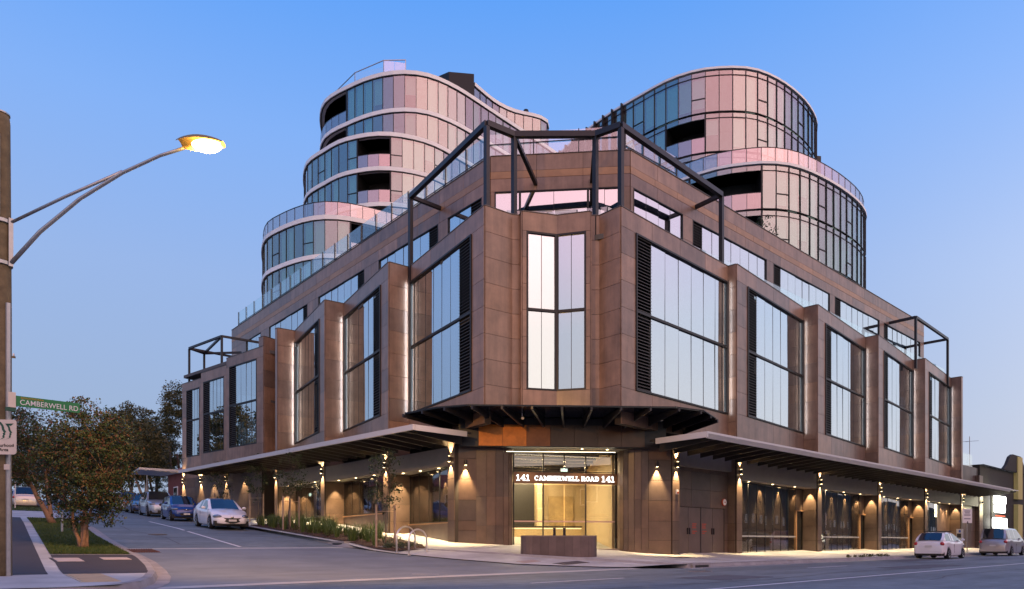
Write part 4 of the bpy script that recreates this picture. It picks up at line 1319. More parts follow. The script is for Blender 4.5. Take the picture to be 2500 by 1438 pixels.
# glowing strip added inside the fascia to brighten the soffit
cv = Face(FA.pt(.9, 0, -.55), FA.pt(FA.L - 1.1, 0, -.55))
piece('soffit_fill_strip', pod, cv, 0, cv.L, 4.60, 4.62, 0, .04, emission('soffit_fill', (1, .86, .6), 4))
piece('fill_channel', pod, cv, 0, cv.L, 4.575, 4.598, -.02, .06, STEEL)
# lit address board
brd = empty('entrance_sign', FE.pt(2.24, 3.34, .16))
tag(brd, 'bronze board with lit white address lettering over the entrance', 'sign')
mb = MB(); fbox(mb, FE, -.02, FE.L + .02, 3.34, 3.80, .06, .16)
obj('board', mb, principled('bronze_board', (.13, .065, .035), .4, metal=.3), brd)
# slab-serif letters from strokes on a 1 x 1.0 grid: each entry (x0,y0,x1,y1) is a stroke centre line
T_ = .135
GLY = {
 '1': (.62, [(.31, .08, .31, .92), (.06, .07, .56, .07), (.08, .74, .31, .92)]),
 '4': (.78, [(.56, .07, .56, .93), (.05, .32, .74, .32), (.08, .32, .56, .90), (.38, .07, .74, .07)]),
 'C': (.84, [('arc', .42, .5, .34, .42, 48, 312), (.66, .68, .66, .90)]),
 'A': (.98, [(.14, .07, .47, .92), (.49, .92, .84, .07), (.26, .34, .70, .34), (.0, .07, .30, .07), (.68, .07, .98, .07), (.28, .92, .49, .92)]),
 'M': (1.1, [(.18, .07, .18, .93), (.92, .07, .92, .93), (.18, .92, .55, .22), (.55, .22, .92, .92), (.02, .07, .34, .07), (.76, .07, 1.08, .07), (.02, .93, .18, .93), (.92, .93, 1.08, .93)]),
 'B': (.84, [(.2, .07, .2, .93), ('arc', .44, .71, .26, .21, -90, 90), ('arc', .46, .29, .29, .22, -90, 90), (.04, .07, .46, .07), (.04, .93, .44, .93), (.2, .5, .46, .5)]),
 'E': (.82, [(.2, .07, .2, .93), (.04, .07, .76, .07), (.04, .93, .74, .93), (.2, .5, .56, .5), (.74, .07, .74, .28), (.70, .74, .70, .93), (.54, .40, .54, .60)]),
 'R': (.92, [(.2, .07, .2, .93), ('arc', .46, .70, .27, .23, -90, 90), (.04, .93, .46, .93), (.2, .47, .46, .47), (.46, .47, .74, .07), (.02, .07, .38, .07), (.64, .07, .92, .07)]),
 'W': (1.22, [(.12, .92, .36, .08), (.36, .08, .61, .80), (.61, .80, .86, .08), (.86, .08, 1.10, .92), (.0, .93, .28, .93), (.94, .93, 1.22, .93)]),
 'L': (.76, [(.2, .07, .2, .93), (.03, .07, .70, .07), (.68, .07, .68, .32), (.03, .93, .38, .93)]),
 'O': (.90, [('arc', .45, .5, .35, .42, 0, 360)]),
 'D': (.90, [(.2, .07, .2, .93), ('arc', .42, .5, .38, .43, -90, 90), (.04, .07, .42, .07), (.04, .93, .42, .93)]),
}
def letters(par, s, h, u, z0, F, o, mat):
    k = h
    for ch in s:
        if ch == ' ': u += .42 * k; continue
        wch, strokes = GLY[ch]
        mb = MB()
        def seg(ax, ay, bx, by, t=T_):
            A = Vector((ax, ay)); B = Vector((bx, by)); d = (B - A)
            d = d.normalized(); n_ = Vector((-d.y, d.x)) * t / 2
            A = A - d * .02; B = B + d * .02
            q = [A - n_, B - n_, B + n_, A + n_]
            vs = [F.pt(u + p.x * k, z0 + p.y * h, oo) for oo in (o, o + .035) for p in q]
            mb.add(vs, [(0, 3, 2, 1), (4, 5, 6, 7), (0, 1, 5, 4), (1, 2, 6, 5), (2, 3, 7, 6), (3, 0, 4, 7)])
        for st in strokes:
            if st[0] == 'arc':
                _, cx, cy, rx, ry, a0, a1 = st
                n = 14
                pts = [(cx + rx * math.cos(R(a0 + (a1 - a0) * i / n)), cy + ry * math.sin(R(a0 + (a1 - a0) * i / n))) for i in range(n + 1)]
                for p, q in zip(pts, pts[1:]): seg(p[0], p[1], q[0], q[1])
            else: seg(*st, t=T_ if abs(st[1] - st[3]) > .05 else T_ * .8)
        obj('letter', mb, mat, par)
        u += (wch + .07) * k
    return u
letters(brd, '141', .27, .07, 3.435, FE, .16, LETTER)
letters(brd, 'CAMBERWELL ROAD', .20, .86, 3.46, FE, .16, LETTER)
letters(brd, '141', .27, 3.80, 3.435, FE, .16, LETTER)
for u in (.4, 2.2, 4.0): area('sign_glow', FE.pt(u, 3.57, .30), FE.pt(u, 3.5, 2.0), 5, .7, .2, (1, .97, .9)) if False else None
# low stone bench in front of the entrance with two taps on it
b = empty('stone_bench', (18.0, 17.7, .42)); tag(b, 'long low curved-end stone bench block in front of the entrance', 'bench')
A, B = Vector((16.95, 18.33)), Vector((18.66, 17.16))
dd = (B - A).normalized(); nn = Vector((-dd.y, dd.x))
if nn.y < 0: nn = -nn
wd = .38
outl = []
for t in range(-90, 91, 18):
    outl.append(B + dd * (math.cos(R(t)) * wd) + nn * (math.sin(R(t)) * wd))
for t in range(90, 271, 18):
    outl.append(A + dd * (math.cos(R(t)) * wd) + nn * (math.sin(R(t)) * wd))
poly = [(p.x, p.y) for p in outl]
obj('core', MB().prism([((x - 17.83) * .985 + 17.83, (y - 17.76) * .985 + 17.76) for x, y in poly], .2, 1.08), STONE_D, b)
STRIPW = principled('bench_stone', (.11, .082, .080), .45, noise=(2, .2, 8), rnd=.2)
pl = poly + [poly[0]]
for P, Q in zip(pl, pl[1:]):
    F = Face(P, Q)
    for a_, b_ in zip(splits(0, F.L, .30), splits(0, F.L, .30)[1:]):
        piece('stone_strip', b, F, a_ + .003, b_ - .003, .25, 1.08, -.02, .004, STRIPW)
obj('top', MB().prism(poly, 1.08, 1.12), principled('bench_top', (.16, .14, .14), .5, noise=(2, .15)), b)
for t, lab in ((.42, 'left small black drinking tap on the stone bench'), (.60, 'right small black drinking tap on the stone bench')):
    p = A.lerp(B, t)
    tap = empty('tap', (p.x, p.y, 1.12)); tag(tap, lab, 'tap')
    obj('post', MB().lathe((0, 0, 0), [(.05, 0), (.05, .22), (.04, .24)], 10), STEEL, tap, local=True)
    obj('cap', MB().lathe((0, 0, 0), [(.055, .24), (.055, .28)], 10), STEEL, tap, local=True)
# ------------------------------------------------------------------ curved apartment towers
def catmull(pts, step):
    """smooth curve through pts, resampled at about step"""
    P = [Vector(p) for p in pts]
    dense = []
    for i in range(len(P) - 1):
        p0 = P[max(i - 1, 0)]; p1 = P[i]; p2 = P[i + 1]; p3 = P[min(i + 2, len(P) - 1)]
        for k in range(20):
            t = k / 20
            dense.append(.5 * ((2 * p1) + (p2 - p0) * t + (2 * p0 - 5 * p1 + 4 * p2 - p3) * t * t + (3 * p1 - p0 - 3 * p2 + p3) * t ** 3))
    dense.append(P[-1])
    L = [0]
    for a, b in zip(dense, dense[1:]): L.append(L[-1] + (b - a).length)
    n = int(round(L[-1] / step)); out = []; j = 0
    for i in range(n + 1):
        s = L[-1] * i / n
        while j < len(L) - 2 and L[j + 1] < s: j += 1
        f = (s - L[j]) / max(1e-6, L[j + 1] - L[j])
        q = dense[j].lerp(dense[j + 1], f); out.append((q.x, q.y))
    return out
def offset(path, d):
    """path moved outwards (to its right) by d"""
    out = []
    n = len(path)
    for i in range(n):
        a = Vector(path[max(i - 1, 0)]); b = Vector(path[min(i + 1, n - 1)])
        t = (b - a).normalized()
        out.append((path[i][0] + t.y * d, path[i][1] - t.x * d))
    return out
def band(path, z0, z1, o0, o1):
    """swept ring of rectangular section"""
    A, B = offset(path, o0), offset(path, o1)
    rows = [[(B[i][0], B[i][1], z0), (B[i][0], B[i][1], z1), (A[i][0], A[i][1], z1), (A[i][0], A[i][1], z0), (B[i][0], B[i][1], z0)] for i in range(len(path))]
    return MB().grid([list(r) for r in rows])
def solid(path, back, z0, z1):
    return MB().prism(list(path) + list(back), z0, z1)

def tower_level(tw, path, back, z0, z1, rng, balc=(), white=True, spandrel=0., blind_p=.6, first=0, last=None, sill=None, opn=(), railed=()):
    """one storey: panes between the points of path from z0 to z1; balc: ranges of pane numbers that are open balconies"""
    n = len(path) - 1
    last = n if last is None else last
    slab = .34 if white else .12
    top = z1 - slab
    if white:
        obj('slab_edge', band(path, top, z1, -.35, .12), WHITEBAND, tw)
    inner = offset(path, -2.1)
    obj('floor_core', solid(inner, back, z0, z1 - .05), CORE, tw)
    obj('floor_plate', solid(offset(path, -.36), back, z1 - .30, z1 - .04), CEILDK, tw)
    mul = MB()
    isb = lambda i: any(a <= i < b for a, b in balc)
    for i in range(first, last):
        F = Face(path[i], path[i + 1])
        if isb(i):
            piece('balcony_pane', tw, F, .01, F.L - .01, z0 + .02, z0 + 1.1, -.01, .01, GLASS_BT)
            fbox(mul, F, 0, F.L, z0 + 1.1, z0 + 1.14, -.02, .02)
            fbox(mul, F, -.015, .015, z0, z0 + 1.1, -.03, .02)
            if not isb(i - 1): fbox(mul, F, -.06, .06, z0, top, -2.0, .04)
            if not isb(i + 1): fbox(mul, F, F.L - .06, F.L + .06, z0, top, -2.0, .04)
            if spandrel: piece('spandrel_pane', tw, F, .02, F.L - .02, top - spandrel + .03, top, -.03, -.01, GLASS_T)
            continue
        zt = top - spandrel
        p = piece('window_pane', tw, F, .022, F.L - .022, z0 + .02, zt - .02, -.025, -.008, GLASS_T)
        if spandrel: piece('spandrel_pane', tw, F, .022, F.L - .022, zt + .02, top - .02, -.025, -.008, GLASS_T)
        if rng.random() < blind_p:
            lo = z0 + .05 if rng.random() < .6 else z0 + .05 + rng.random() * 1.3
            subpiece('blind', p, tw, F, .07, F.L - .07, lo, zt - .05, -.24, -.22, BLIND)
        elif rng.random() < .5:
            subpiece('wall_panel', p, tw, F, .03, F.L - .03, z0 + .03, zt - .03, -.14, -.10, TPANEL)
        fbox(mul, F, -.02, .02, z0, top, -.05, .035 if white else .06)
        if spandrel: fbox(mul, F, 0, F.L, zt - .022, zt + .022, -.04, .03); fbox(mul, F, 0, F.L, z0 - .02, z0 + .02, -.04, .03)
        if opn and i % opn[0] == opn[1]:
            zz = z0 + 1.05
            fbox(mul, F, 0, F.L, zz - .03, zz + .03, -.03, .03)
    if white: mul.add(*_ring(path[first:last + 1], z0, z0 + .04, -.05, .02)); mul.add(*_ring(path[first:last + 1], top - .05, top, -.05, .03))
    tag(obj('window_frames', mul, FRAME, tw), kind='stuff')
def _ring(path, z0, z1, o0, o1):
    m = band(path, z0, z1, o0, o1)
    return m.v, m.f
TPANEL = principled('tower_wall_panel', (.10, .075, .085), .6, rnd=.2)

rng = random.Random(11)
# ---- left tower
tl = empty('apartment_tower', (34, 54, 17.4))
tag(tl, 'curved glass apartment tower with white floor bands, left of the roof terrace', 'building')
up_pts = [(36.5, 71), (31.2, 64.8), (28.9, 60.1), (29.6, 55.9), (31.1, 52.6), (33.4, 50.5), (36.6, 49.9), (42, 50.4), (50.5, 51.3), (56, 52)]
mid_pts = [(35, 72), (29.6, 65.2), (27.2, 60.2), (27.35, 56.6), (28.1, 53.7), (30.2, 50.9), (33.7, 49.5), (38.4, 49.9), (44, 50.4), (52, 51.2)]
low_pts = [(34, 74), (27.6, 68.4), (24.2, 62.6), (22.5, 58.1), (22.6, 55.2), (23.6, 51.9), (25.3, 50.0), (28.5, 49.0), (33, 48.6), (40, 49), (47, 49.6)]
up_ = catmull(up_pts, 1.0); mid_ = catmull(mid_pts, 1.0); low_ = catmull(low_pts, 1.0)
bk = [(56, 74), (40, 80)]
def near(path, x, y): return min(range(len(path)), key=lambda i: (path[i][0] - x) ** 2 + (path[i][1] - y) ** 2)
for z0, z1 in ((39.0, 42.3), (35.9, 39.0)):
    b0, b1 = near(up_, 28.7, 61.5), near(up_, 29.4, 56.6)
    tower_level(tl, up_, bk, z0, z1, rng, balc=((b0 - 2, b1),), blind_p=.55)
for z0, z1 in ((32.95, 35.9), (29.9, 32.95), (26.9, 29.9)):
    b0, b1 = near(mid_, 28.3, 53.3), near(mid_, 30.6, 50.6)
    tower_level(tl, mid_, bk, z0, z1, rng, balc=((b0, b1),), blind_p=.7, opn=(4, 1))
for z0, z1 in ((23.8, 26.9), (20.7, 23.8), (17.5, 20.7)):
    b0 = near(low_, 25.9, 49.8)
    tower_level(tl, low_, bk, z0, z1, rng, balc=((b0, b0 + 4),), blind_p=.62, opn=(4, 2))
obj('roof_slab', solid(offset(up_, -.3), bk, 42.0, 42.25), CEILDK, tl)
obj('roof_slab', solid(offset(mid_, -.3), bk, 35.6, 35.85), CEILDK, tl)
obj('roof_slab', solid(offset(low_, -.3), bk, 26.6, 26.85), CEILDK, tl)
# balustrade round the lower roof terrace
lb = offset(low_, -.05)
i0 = near(low_, 22.4, 60)
for i in range(i0, len(lb) - 6):
    F = Face(lb[i], lb[i + 1])
    piece('balustrade_pane', tl, F, .02, F.L - .02, 26.92, 28.0, -.01, .01, GLASS_BT)
m = MB()
for i in range(i0, len(lb) - 6):
    F = Face(lb[i], lb[i + 1]); fbox(m, F, -.02, .02, 26.9, 28.02, -.05, .02); fbox(m, F, 0, F.L, 28.0, 28.05, -.03, .03)
tag(obj('balustrade_posts', m, FRAME, tl), kind='stuff')
# top-left glass screen on the roof
m = MB()
scr = [(29.3, 60.2), (30.3, 56.6), (31.9, 54.2), (33.6, 53.2)]
for (P, Q), (h0, h1) in zip(zip(scr, scr[1:]), ((.5, 1.7), (1.7, 2.3), (2.3, 2.6))):
    F = Face(P, Q)
    for a, b in zip(splits(0, F.L, 1.3), splits(0, F.L, 1.3)[1:]):
        h = min(h0, h1)
        piece('roof_screen_pane', tl, F, a + .02, b - .02, 42.3, 42.3 + h, -.01, .01, GLASS_B)
    m.beam((P[0], P[1], 42.3 + h0), (Q[0], Q[1], 42.3 + h1), .06, .06)
    fbox(m, F, F.L - .03, F.L + .03, 42.2, 42.3 + h1, -.03, .03)
tag(obj('roof_screen_frame', m, GALV, tl), kind='stuff')
# penthouse storey set back on the roof
pent = catmull([(40.65, 52.1), (43.8, 52.75), (46.3, 52.6), (49.0, 51.6), (50.6, 52.0), (51.6, 54)], 1.0)
tower_level(tl, pent, [(54, 66), (38, 66)], 42.3, 45.4, rng, blind_p=.15)
obj('roof_slab', solid(offset(pent, -.3), [(54, 66), (38, 66)], 45.1, 45.35), CEILDK, tl)
# black plant box
pb = [(38.6, 58.5), (38.0, 55.2), (38.6, 53.4), (40.62, 52.05), (43, 58)]
obj('plant_screen', MB().prism(pb, 42.2, 46.2), LOUVRE, tl)
obj('roof_vent', MB().lathe((48.2, 52.9, 45.35), [(.18, 0), (.18, .5), (.34, .55), (.25, .9), (.05, 1.0)], 12), LOUVRE, tl)

# ---- right tower
tr = empty('apartment_tower', (50, 30, 17.4))
tag(tr, 'rounded glass apartment tower with dark mullions and pink reflections, right of the roof terrace', 'building')
upr = catmull([(44.6, 47), (43.3, 41.5), (42.75, 37), (42.8, 33.3), (43.0, 31.0), (43.7, 29.1), (44.9, 27.6), (46.4, 26.4), (48.2, 25.75), (50.8, 25.4), (54.0, 25.5), (57.1, 26.3), (59.6, 28.2), (60.6, 31.5)], 1.0)
lor = catmull([(43.2, 43), (41.8, 36), (41.3, 31), (41.6, 28.2), (42.1, 26.3), (43.0, 24.8), (44.2, 23.5), (45.9, 22.6), (48.2, 22.1), (51.5, 21.8), (55.0, 21.9), (57.6, 22.6), (59.5, 24.2), (60.2, 27)], 1.0)
bkr = [(60, 46), (46, 48)]
for k, (z0, z1) in enumerate(((32.75, 35.9), (29.8, 32.75), (26.9, 29.8))):
    b0 = near(upr, 43.1, 30.6)
    tower_level(tr, upr, bkr, z0, z1, rng, balc=((b0 - 1, b0 + 2),) if k == 1 else (), white=False, spandrel=.36, blind_p=.62, opn=(5, 3))
for k, (z0, z1) in enumerate(((23.8, 26.9), (20.7, 23.8), (17.5, 20.7))):
    b0 = near(lor, 41.6, 28.2)
    tower_level(tr, lor, bkr, z0, z1, rng, balc=((b0, b0 + 5),) if k < 2 else (), white=False, spandrel=.36, blind_p=.62, opn=(4, 1))
obj('roof_fascia', band(upr, 35.86, 36.02, -.4, .10), WHITEBAND, tr)
obj('roof_slab', solid(offset(upr, -.3), bkr, 35.6, 35.95), CEILDK, tr)
obj('terrace_edge', band(lor, 26.84, 27.02, -.5, .12), WHITEBAND, tr)
obj('roof_slab', solid(offset(lor, -.3), bkr, 26.6, 26.95), CEILDK, tr)
lb = offset(lor, -.12)
m = MB()
for i in range(len(lb) - 1):
    F = Face(lb[i], lb[i + 1])
    piece('balustrade_pane', tr, F, .02, F.L - .02, 27.04, 28.05, -.01, .01, GLASS_BT)
    fbox(m, F, -.02, .02, 27.0, 28.08, -.05, .02); fbox(m, F, 0, F.L, 28.06, 28.1, -.03, .03)
tag(obj('balustrade_posts', m, FRAME, tr), kind='stuff')
# projecting dark fins on the upper left flank
for i in range(2, near(upr, 42.8, 34.0)):
    F = Face(upr[i], upr[i + 1])
    mb = MB(); fbox(mb, F, -.05, .05, 26.9, 36.0, .0, .32)
    obj('facade_fin', mb, FRAME, tr)
mb = MB().prism([(59.2, 27.2), (59.5, 27.0), (59.7, 27.3), (59.4, 27.5)], 27, 34.6); obj('corner_post', mb, FRAME, tr)
# shrub on the right tower's balcony is built with the planting
# ------------------------------------------------------------------ cars
def lerp_tab(tab, x): return interp(tab, x)
def make_car(name, loc, rz, paint, label, L=4.3, Wd=1.75, H=1.46, hood=.78, belt=.92, deck=1.0, ws=(1.05, .28), roof=(.28, -.95), rear=(-.95, -1.6), wheel=.32, wb=2.6, pitch=0., scale=1.0, front='smile', estate=False, rack=False, details=True):
    """x is forward; ws=(base of windscreen, top), rear=(top, base of rear glass)"""
    t = empty(name, loc, rz)
    t.rotation_euler = (0, pitch, rz)
    t.scale = (scale,) * 3
    tag(t, label, 'car')
    hw = Wd / 2
    xf, xb = L / 2, -L / 2
    wf, wr = wb / 2 + .06, -wb / 2 + .06
    arch = wheel + .055
    top = [(xb, .60), (xb + .05, deck * .86), (xb + .14, deck * .97), (rear[1], deck), (ws[0], belt + .02), (ws[0] + .45, hood + .10), (xf - .45, hood), (xf - .16, hood - .10), (xf - .03, hood - .24), (xf, .48)]
    xs = sorted(set([round(xb + L * i / 46, 4) for i in range(47)] + [p for p, _ in top]))
    wid = [(xb, hw * .80), (xb + .10, hw * .90), (xb + .35, hw * .97), (-.6, hw), (.6, hw), (xf - .55, hw * .95), (xf - .22, hw * .86), (xf - .06, hw * .72), (xf, hw * .62)]
    rows = []
    for x in xs:
        zt = lerp_tab(top, x); w = lerp_tab(wid, x)
        zb = .20 + (.10 if abs(x) > L / 2 - .25 else 0)
        for wc in (wf, wr):
            d = abs(x - wc)
            if d < arch: zb = max(zb, wheel + math.sqrt(arch * arch - d * d))
        zb = min(zb, zt - .06)
        half = [(w * .95, zb), (w * .995, zb + (zt - zb) * .12), (w, zb + (zt - zb) * .45), (w * .985, zb + (zt - zb) * .74), (w * .955, zb + (zt - zb) * .88), (w * .86, zt - .012), (w * .45, zt + .014), (0, zt + .02)]
        rows.append([(x, y, z) for y, z in half] + [(x, -y, z) for y, z in half[-2::-1]])
    mb = MB(); mb.grid(rows)
    m = len(rows[0])
    mb.f.append(tuple(range(m - 1, -1, -1))); mb.f.append(tuple(len(mb.v) - m + i for i in range(m)))
    body = obj('body', mb, paint, t, local=True); smoothby(body, 38)
    obj('underbody', MB().box(xb + .12, xf - .12, -hw * .9, hw * .9, .17, .42), CARBLACK, t, local=True)
    # cabin
    prof = [(rear[1], deck - .02), (rear[0], H - .05), ((rear[0] + roof[0]) / 2, H), (roof[0], H - .03), (ws[0], belt)]
    gx = sorted(set([round(rear[1] + (ws[0] - rear[1]) * i / 30, 4) for i in range(31)] + [p for p, _ in prof]))
    tags = {'roof': MB(), 'windscreen': MB(), 'rear_window': MB(), 'side_window': MB(), 'pillar': MB()}
    def sec(x):
        zt = lerp_tab(prof, x)
        bl = lerp_tab([(rear[1], deck), (ws[0], belt)], x) - .03
        f = max(0, min(1, (zt - bl) / (H - bl)))
        w = lerp_tab(wid, x)
        wt = hw * .70
        return [(w * .93, bl), (w * .93 * (1 - f) + wt * f + .03 * f, bl + (zt - bl) * .86), (wt * f + w * .86 * (1 - f) - .08, zt), (0, zt + .03)]
    pill = [(roof[0] + .04, roof[0] - .05 + (ws[0] - roof[0]) * .0), (-.28, -.38), (rear[0] + .18, rear[0] + .02)]
    def ispillar(x):
        return -.42 < x < -.30 or (x < rear[0] + .10 and not estate) or x > ws[0] - .26 or (estate and (x < rear[1] + .28 or rear[0] + .55 < x < rear[0] + .68))
    for a, b in zip(gx, gx[1:]):
        A, B = sec(a), sec(b); xm = (a + b) / 2
        for s in (1, -1):
            pa = [(a, y * s, z) for y, z in A]; pb_ = [(b, y * s, z) for y, z in B]
            def q(k, key):
                f = [pa[k], pb_[k], pb_[k + 1], pa[k + 1]]
                if s < 0: f = f[::-1]
                tags['roof' if key == 'pillar' else key].add(f, [(3, 2, 1, 0)])
            q(0, 'pillar' if ispillar(xm) else 'side_window')
            q(1, 'pillar' if (roof[0] < xm or xm < rear[0]) else 'roof')
            q(2, 'windscreen' if xm > roof[0] else 'rear_window' if xm < rear[0] else 'roof')
    for k, mbx in tags.items():
        if mbx.v:
            o = obj(k, mbx, paint if k in ('roof', 'pillar') else CARGLASS, t, local=True)
            smoothby(o, 50)
    # wheels
    rimm = MB()
    for wx in (wf, wr):
        for s in (1, -1):
            we = empty('wheel', (wx, s * (hw - .12), wheel), 0, t)
            n = 18; vs = []; prof2 = [(.0 + .11, wheel * .70), (.115, wheel * .93), (.08, wheel), (-.08, wheel), (-.115, wheel * .93), (-.11, wheel * .7)]
            mbw = MB()
            rows2 = [[(r * math.cos(2 * math.pi * k / n), y * s, r * math.sin(2 * math.pi * k / n)) for k in range(n + 1)] for y, r in prof2]
            mbw.grid(rows2)
            o = obj('tyre', mbw, TYRE, we, local=True, smooth=True)
            mbr = MB()
            rr = wheel * .70
            hub = [(0, s * .085, 0)]
            for k in range(5):
                a0 = 2 * math.pi * k / 5
                pts = [(rr * .12, a0 - .5), (rr, a0 - .26), (rr, a0 + .26), (rr * .12, a0 + .5)]
                mbr.add([(r * math.cos(a), s * (.088 if r < rr else .10), r * math.sin(a)) for r, a in pts], [(0, 1, 2, 3)])
            mbr.grid([[(rr * f * math.cos(2 * math.pi * k / n), s * yy, rr * f * math.sin(2 * math.pi * k / n)) for k in range(n + 1)] for f, yy in ((1.0, .11), (.86, .10))])
            obj('rim', mbr, RIM, we, local=True)
            obj('brake', MB().add([(rr * .98 * math.cos(2 * math.pi * k / n), s * .05, rr * .98 * math.sin(2 * math.pi * k / n)) for k in range(n)], [tuple(range(n))]), CARBLACK, we, local=True)
    def blob(nm, c, r, mat, rot=0.):
        mb_ = MB(); rows_ = []
        for i in range(7):
            th = math.pi * i / 6
            row = []
            for k in range(13):
                ph = 2 * math.pi * k / 12
                v = Vector((r[0] * math.sin(th) * math.cos(ph), r[1] * math.sin(th) * math.sin(ph), r[2] * math.cos(th)))
                v.rotate(Matrix.Rotation(rot, 3, 'Z'))
                row.append(tuple(v + Vector(c)))
            rows_.append(row)
        mb_.grid(rows_)
        return obj(nm, mb_, mat, t, local=True, smooth=True)
    zh = hood - .17
    for s in (1, -1):
        blob('headlight', (xf - .27, s * hw * .72, zh), (.26, .17, .095), HEADL, -s * .55)
        blob('tail_light', (xb + .12, s * hw * .76, deck * .80), (.11, .15, .12), TAILL, s * .4)
        blob('wing_mirror', (ws[0] - .32, s * (hw + .09), belt + .07), (.07, .11, .075), paint)
        if front == 'smile':
            blob('fog_light', (xf - .22, s * hw * .70, .40), (.12, .10, .10), CARBLACK, -s * .5)
    # grille and bumper openings, following the nose
    def nose(y, z0):
        w = lerp_tab(wid, xf - .06) / .985
        yy = min(abs(y) / (hw * .80), 1)
        return xf + .022 - .16 * yy ** 2.4 - max(0, (z0 - .5)) * .35
    def strip(nm, y0, z0a, z1a, mat, curve=0., z0e=None):
        mb_ = MB(); n = 12; r0 = []; r1 = []; r2 = []; r3 = []
        for i in range(n + 1):
            y = -y0 + 2 * y0 * i / n; e = (abs(y) / y0) ** 2
            a = z0a + curve * e; b = z1a + (z0e or curve) * e
            r0.append((nose(y, a) + .012, y, a)); r1.append((nose(y, b) + .012, y, b)); r2.append((nose(y, b) - .06, y, b)); r3.append((nose(y, a) - .06, y, a))
        mb_.grid([r0, r1, r2, r3, r0])
        return obj(nm, mb_, mat, t, local=True)
    if front == 'smile':
        strip('grille', hw * .60, .32, .56, CARBLACK, .15, .03)
        strip('lower_lip', hw * .62, .24, .30, CARBLACK)
        blob('badge', (xf - .03, 0, hood - .20), (.02, .075, .05), CHROME)
    elif front == 'kidney':
        for s in (1, -1):
            blob('grille', (xf - .02, s * .17, hood - .20), (.05, .14, .10), CARBLACK)
        strip('lower_bumper', hw * .74, .28, .46, CARBLACK)
    else:
        strip('grille', hw * .42, hood - .24, hood - .17, CARBLACK)
        strip('lower_grille', hw * .50, .33, .46, CARBLACK, .04)
        blob('badge', (xf - .02, 0, hood - .19), (.02, .06, .04), CHROME)
    pf = MB().box(xf + .035, xf + .05, -.18, .18, .40, .50); obj('number_plate', pf, PLATE, t, local=True)
    obj('number_plate', MB().box(xb - .02, xb - .004, -.18, .18, .66, .77), PLATE, t, local=True)
    obj('rear_bumper', MB().box(xb - .01, xb + .1, -hw * .78, hw * .78, .22, .30), CARBLACK, t, local=True)
    for s in (1, -1):
        obj('door_seam', MB().box(-.37, -.355, s * hw * .99, s * (hw + .004), .34, .84), CARBLACK, t, local=True)
        obj('door_handle', MB().box(-.30, -.12, s * hw * .985, s * (hw + .012), .76, .79), paint, t, local=True)
    if estate: obj('rear_wiper', MB().beam((rear[1] * .55 + rear[0] * .45 - .06, .0, (deck + H) * .5 - .06), (rear[1] - .03, -.05, deck + .06), .02, .02), CARBLACK, t, local=True)
    if rack:
        for xx in (-.75, .15):
            obj('roof_rack', MB().beam((xx, -hw * .68, H + .06), (xx, hw * .68, H + .06), .07, .04), CARBLACK, t, local=True)
    return t
def paint(name, col, metal=.0, rough=.28):
    return principled(name, col, rough, metal=metal, coat=1.0, spec=.5)
P_WHITE = paint('white_paint', (.84, .84, .85)); P_BLUE = paint('blue_paint', (.012, .045, .22), .25)
P_SILV = paint('silver_paint', (.36, .42, .50), .45); P_NAVY = paint('navy_paint', (.022, .04, .14), .3); P_SGOLD = paint('silver_grey_paint', (.44, .42, .43), .45)
UPH = -math.pi / 2                      # facing down the hill, towards the main road
def slope(y): return math.atan((zr(y + 1.3) - zr(y - 1.3)) / 2.6)
def down(name, x, y, dx, **k):
    return make_car(name, (x, y, zr(y) + .012), UPH + dx, pitch=-slope(y) * -1.0, **k)
# the car's forward axis points downhill, so a positive pitch about its left axis drops the nose
make_car('white_sedan', (11.62, 35.9, zr(35.9) + .012), UPH - .07, P_WHITE, 'white sedan parked nearest, nose to the planted bed', L=4.55, Wd=1.76, H=1.46, hood=.80, belt=.95, deck=1.04, ws=(1.02, .22), roof=(.22, -.95), rear=(-.95, -1.72), wheel=.32, wb=2.64, pitch=slope(35.9), front='smile')
make_car('blue_hatchback', (12.45, 46.0, zr(46) + .012), UPH - .07, P_BLUE, 'bright blue hatchback parked behind the white sedan', L=3.80, Wd=1.70, H=1.53, hood=.90, belt=1.0, deck=1.05, ws=(1.05, .22), roof=(.22, -1.25), rear=(-1.25, -1.80), wheel=.30, wb=2.46, pitch=slope(46), front='plain', estate=True)
make_car('silver_wagon', (13.0, 53.6, zr(53.6) + .012), UPH - .07, P_SILV, 'tall silver four-wheel-drive parked behind the blue hatchback', L=4.75, Wd=1.90, H=1.74, hood=1.06, belt=1.16, deck=1.20, ws=(.95, .2), roof=(.2, -1.7), rear=(-1.7, -2.2), wheel=.38, wb=2.9, pitch=slope(53.6), front='kidney', estate=True)
make_car('navy_sedan', (13.45, 60.6, zr(60.6) + .012), UPH - .07, P_NAVY, 'dark blue sedan half hidden behind the silver four-wheel-drive', L=4.7, Wd=1.82, H=1.47, hood=.82, belt=.96, deck=1.05, ws=(1.0, .2), roof=(.2, -1.0), rear=(-1.0, -1.8), wheel=.33, wb=2.75, pitch=slope(60.6), front='plain')
make_car('white_wagon', (13.9, 67.0, zr(67) + .012), UPH - .07, P_WHITE, 'white wagon furthest up the row of parked cars', L=4.7, Wd=1.80, H=1.62, hood=.95, belt=1.06, deck=1.12, ws=(1.0, .2), roof=(.2, -1.7), rear=(-1.7, -2.2), wheel=.35, wb=2.75, pitch=slope(67), front='plain', estate=True)
make_car('white_hatchback', (40.9, 12.25, .01), 0, P_WHITE, 'small white hatchback with roof rack parked under the parking sign', L=3.9, Wd=1.70, H=1.52, hood=.95, belt=1.02, deck=1.06, ws=(1.15, .15), roof=(.15, -1.35), rear=(-1.35, -1.86), wheel=.30, wb=2.5, scale=.9, front='plain', estate=True, rack=True)
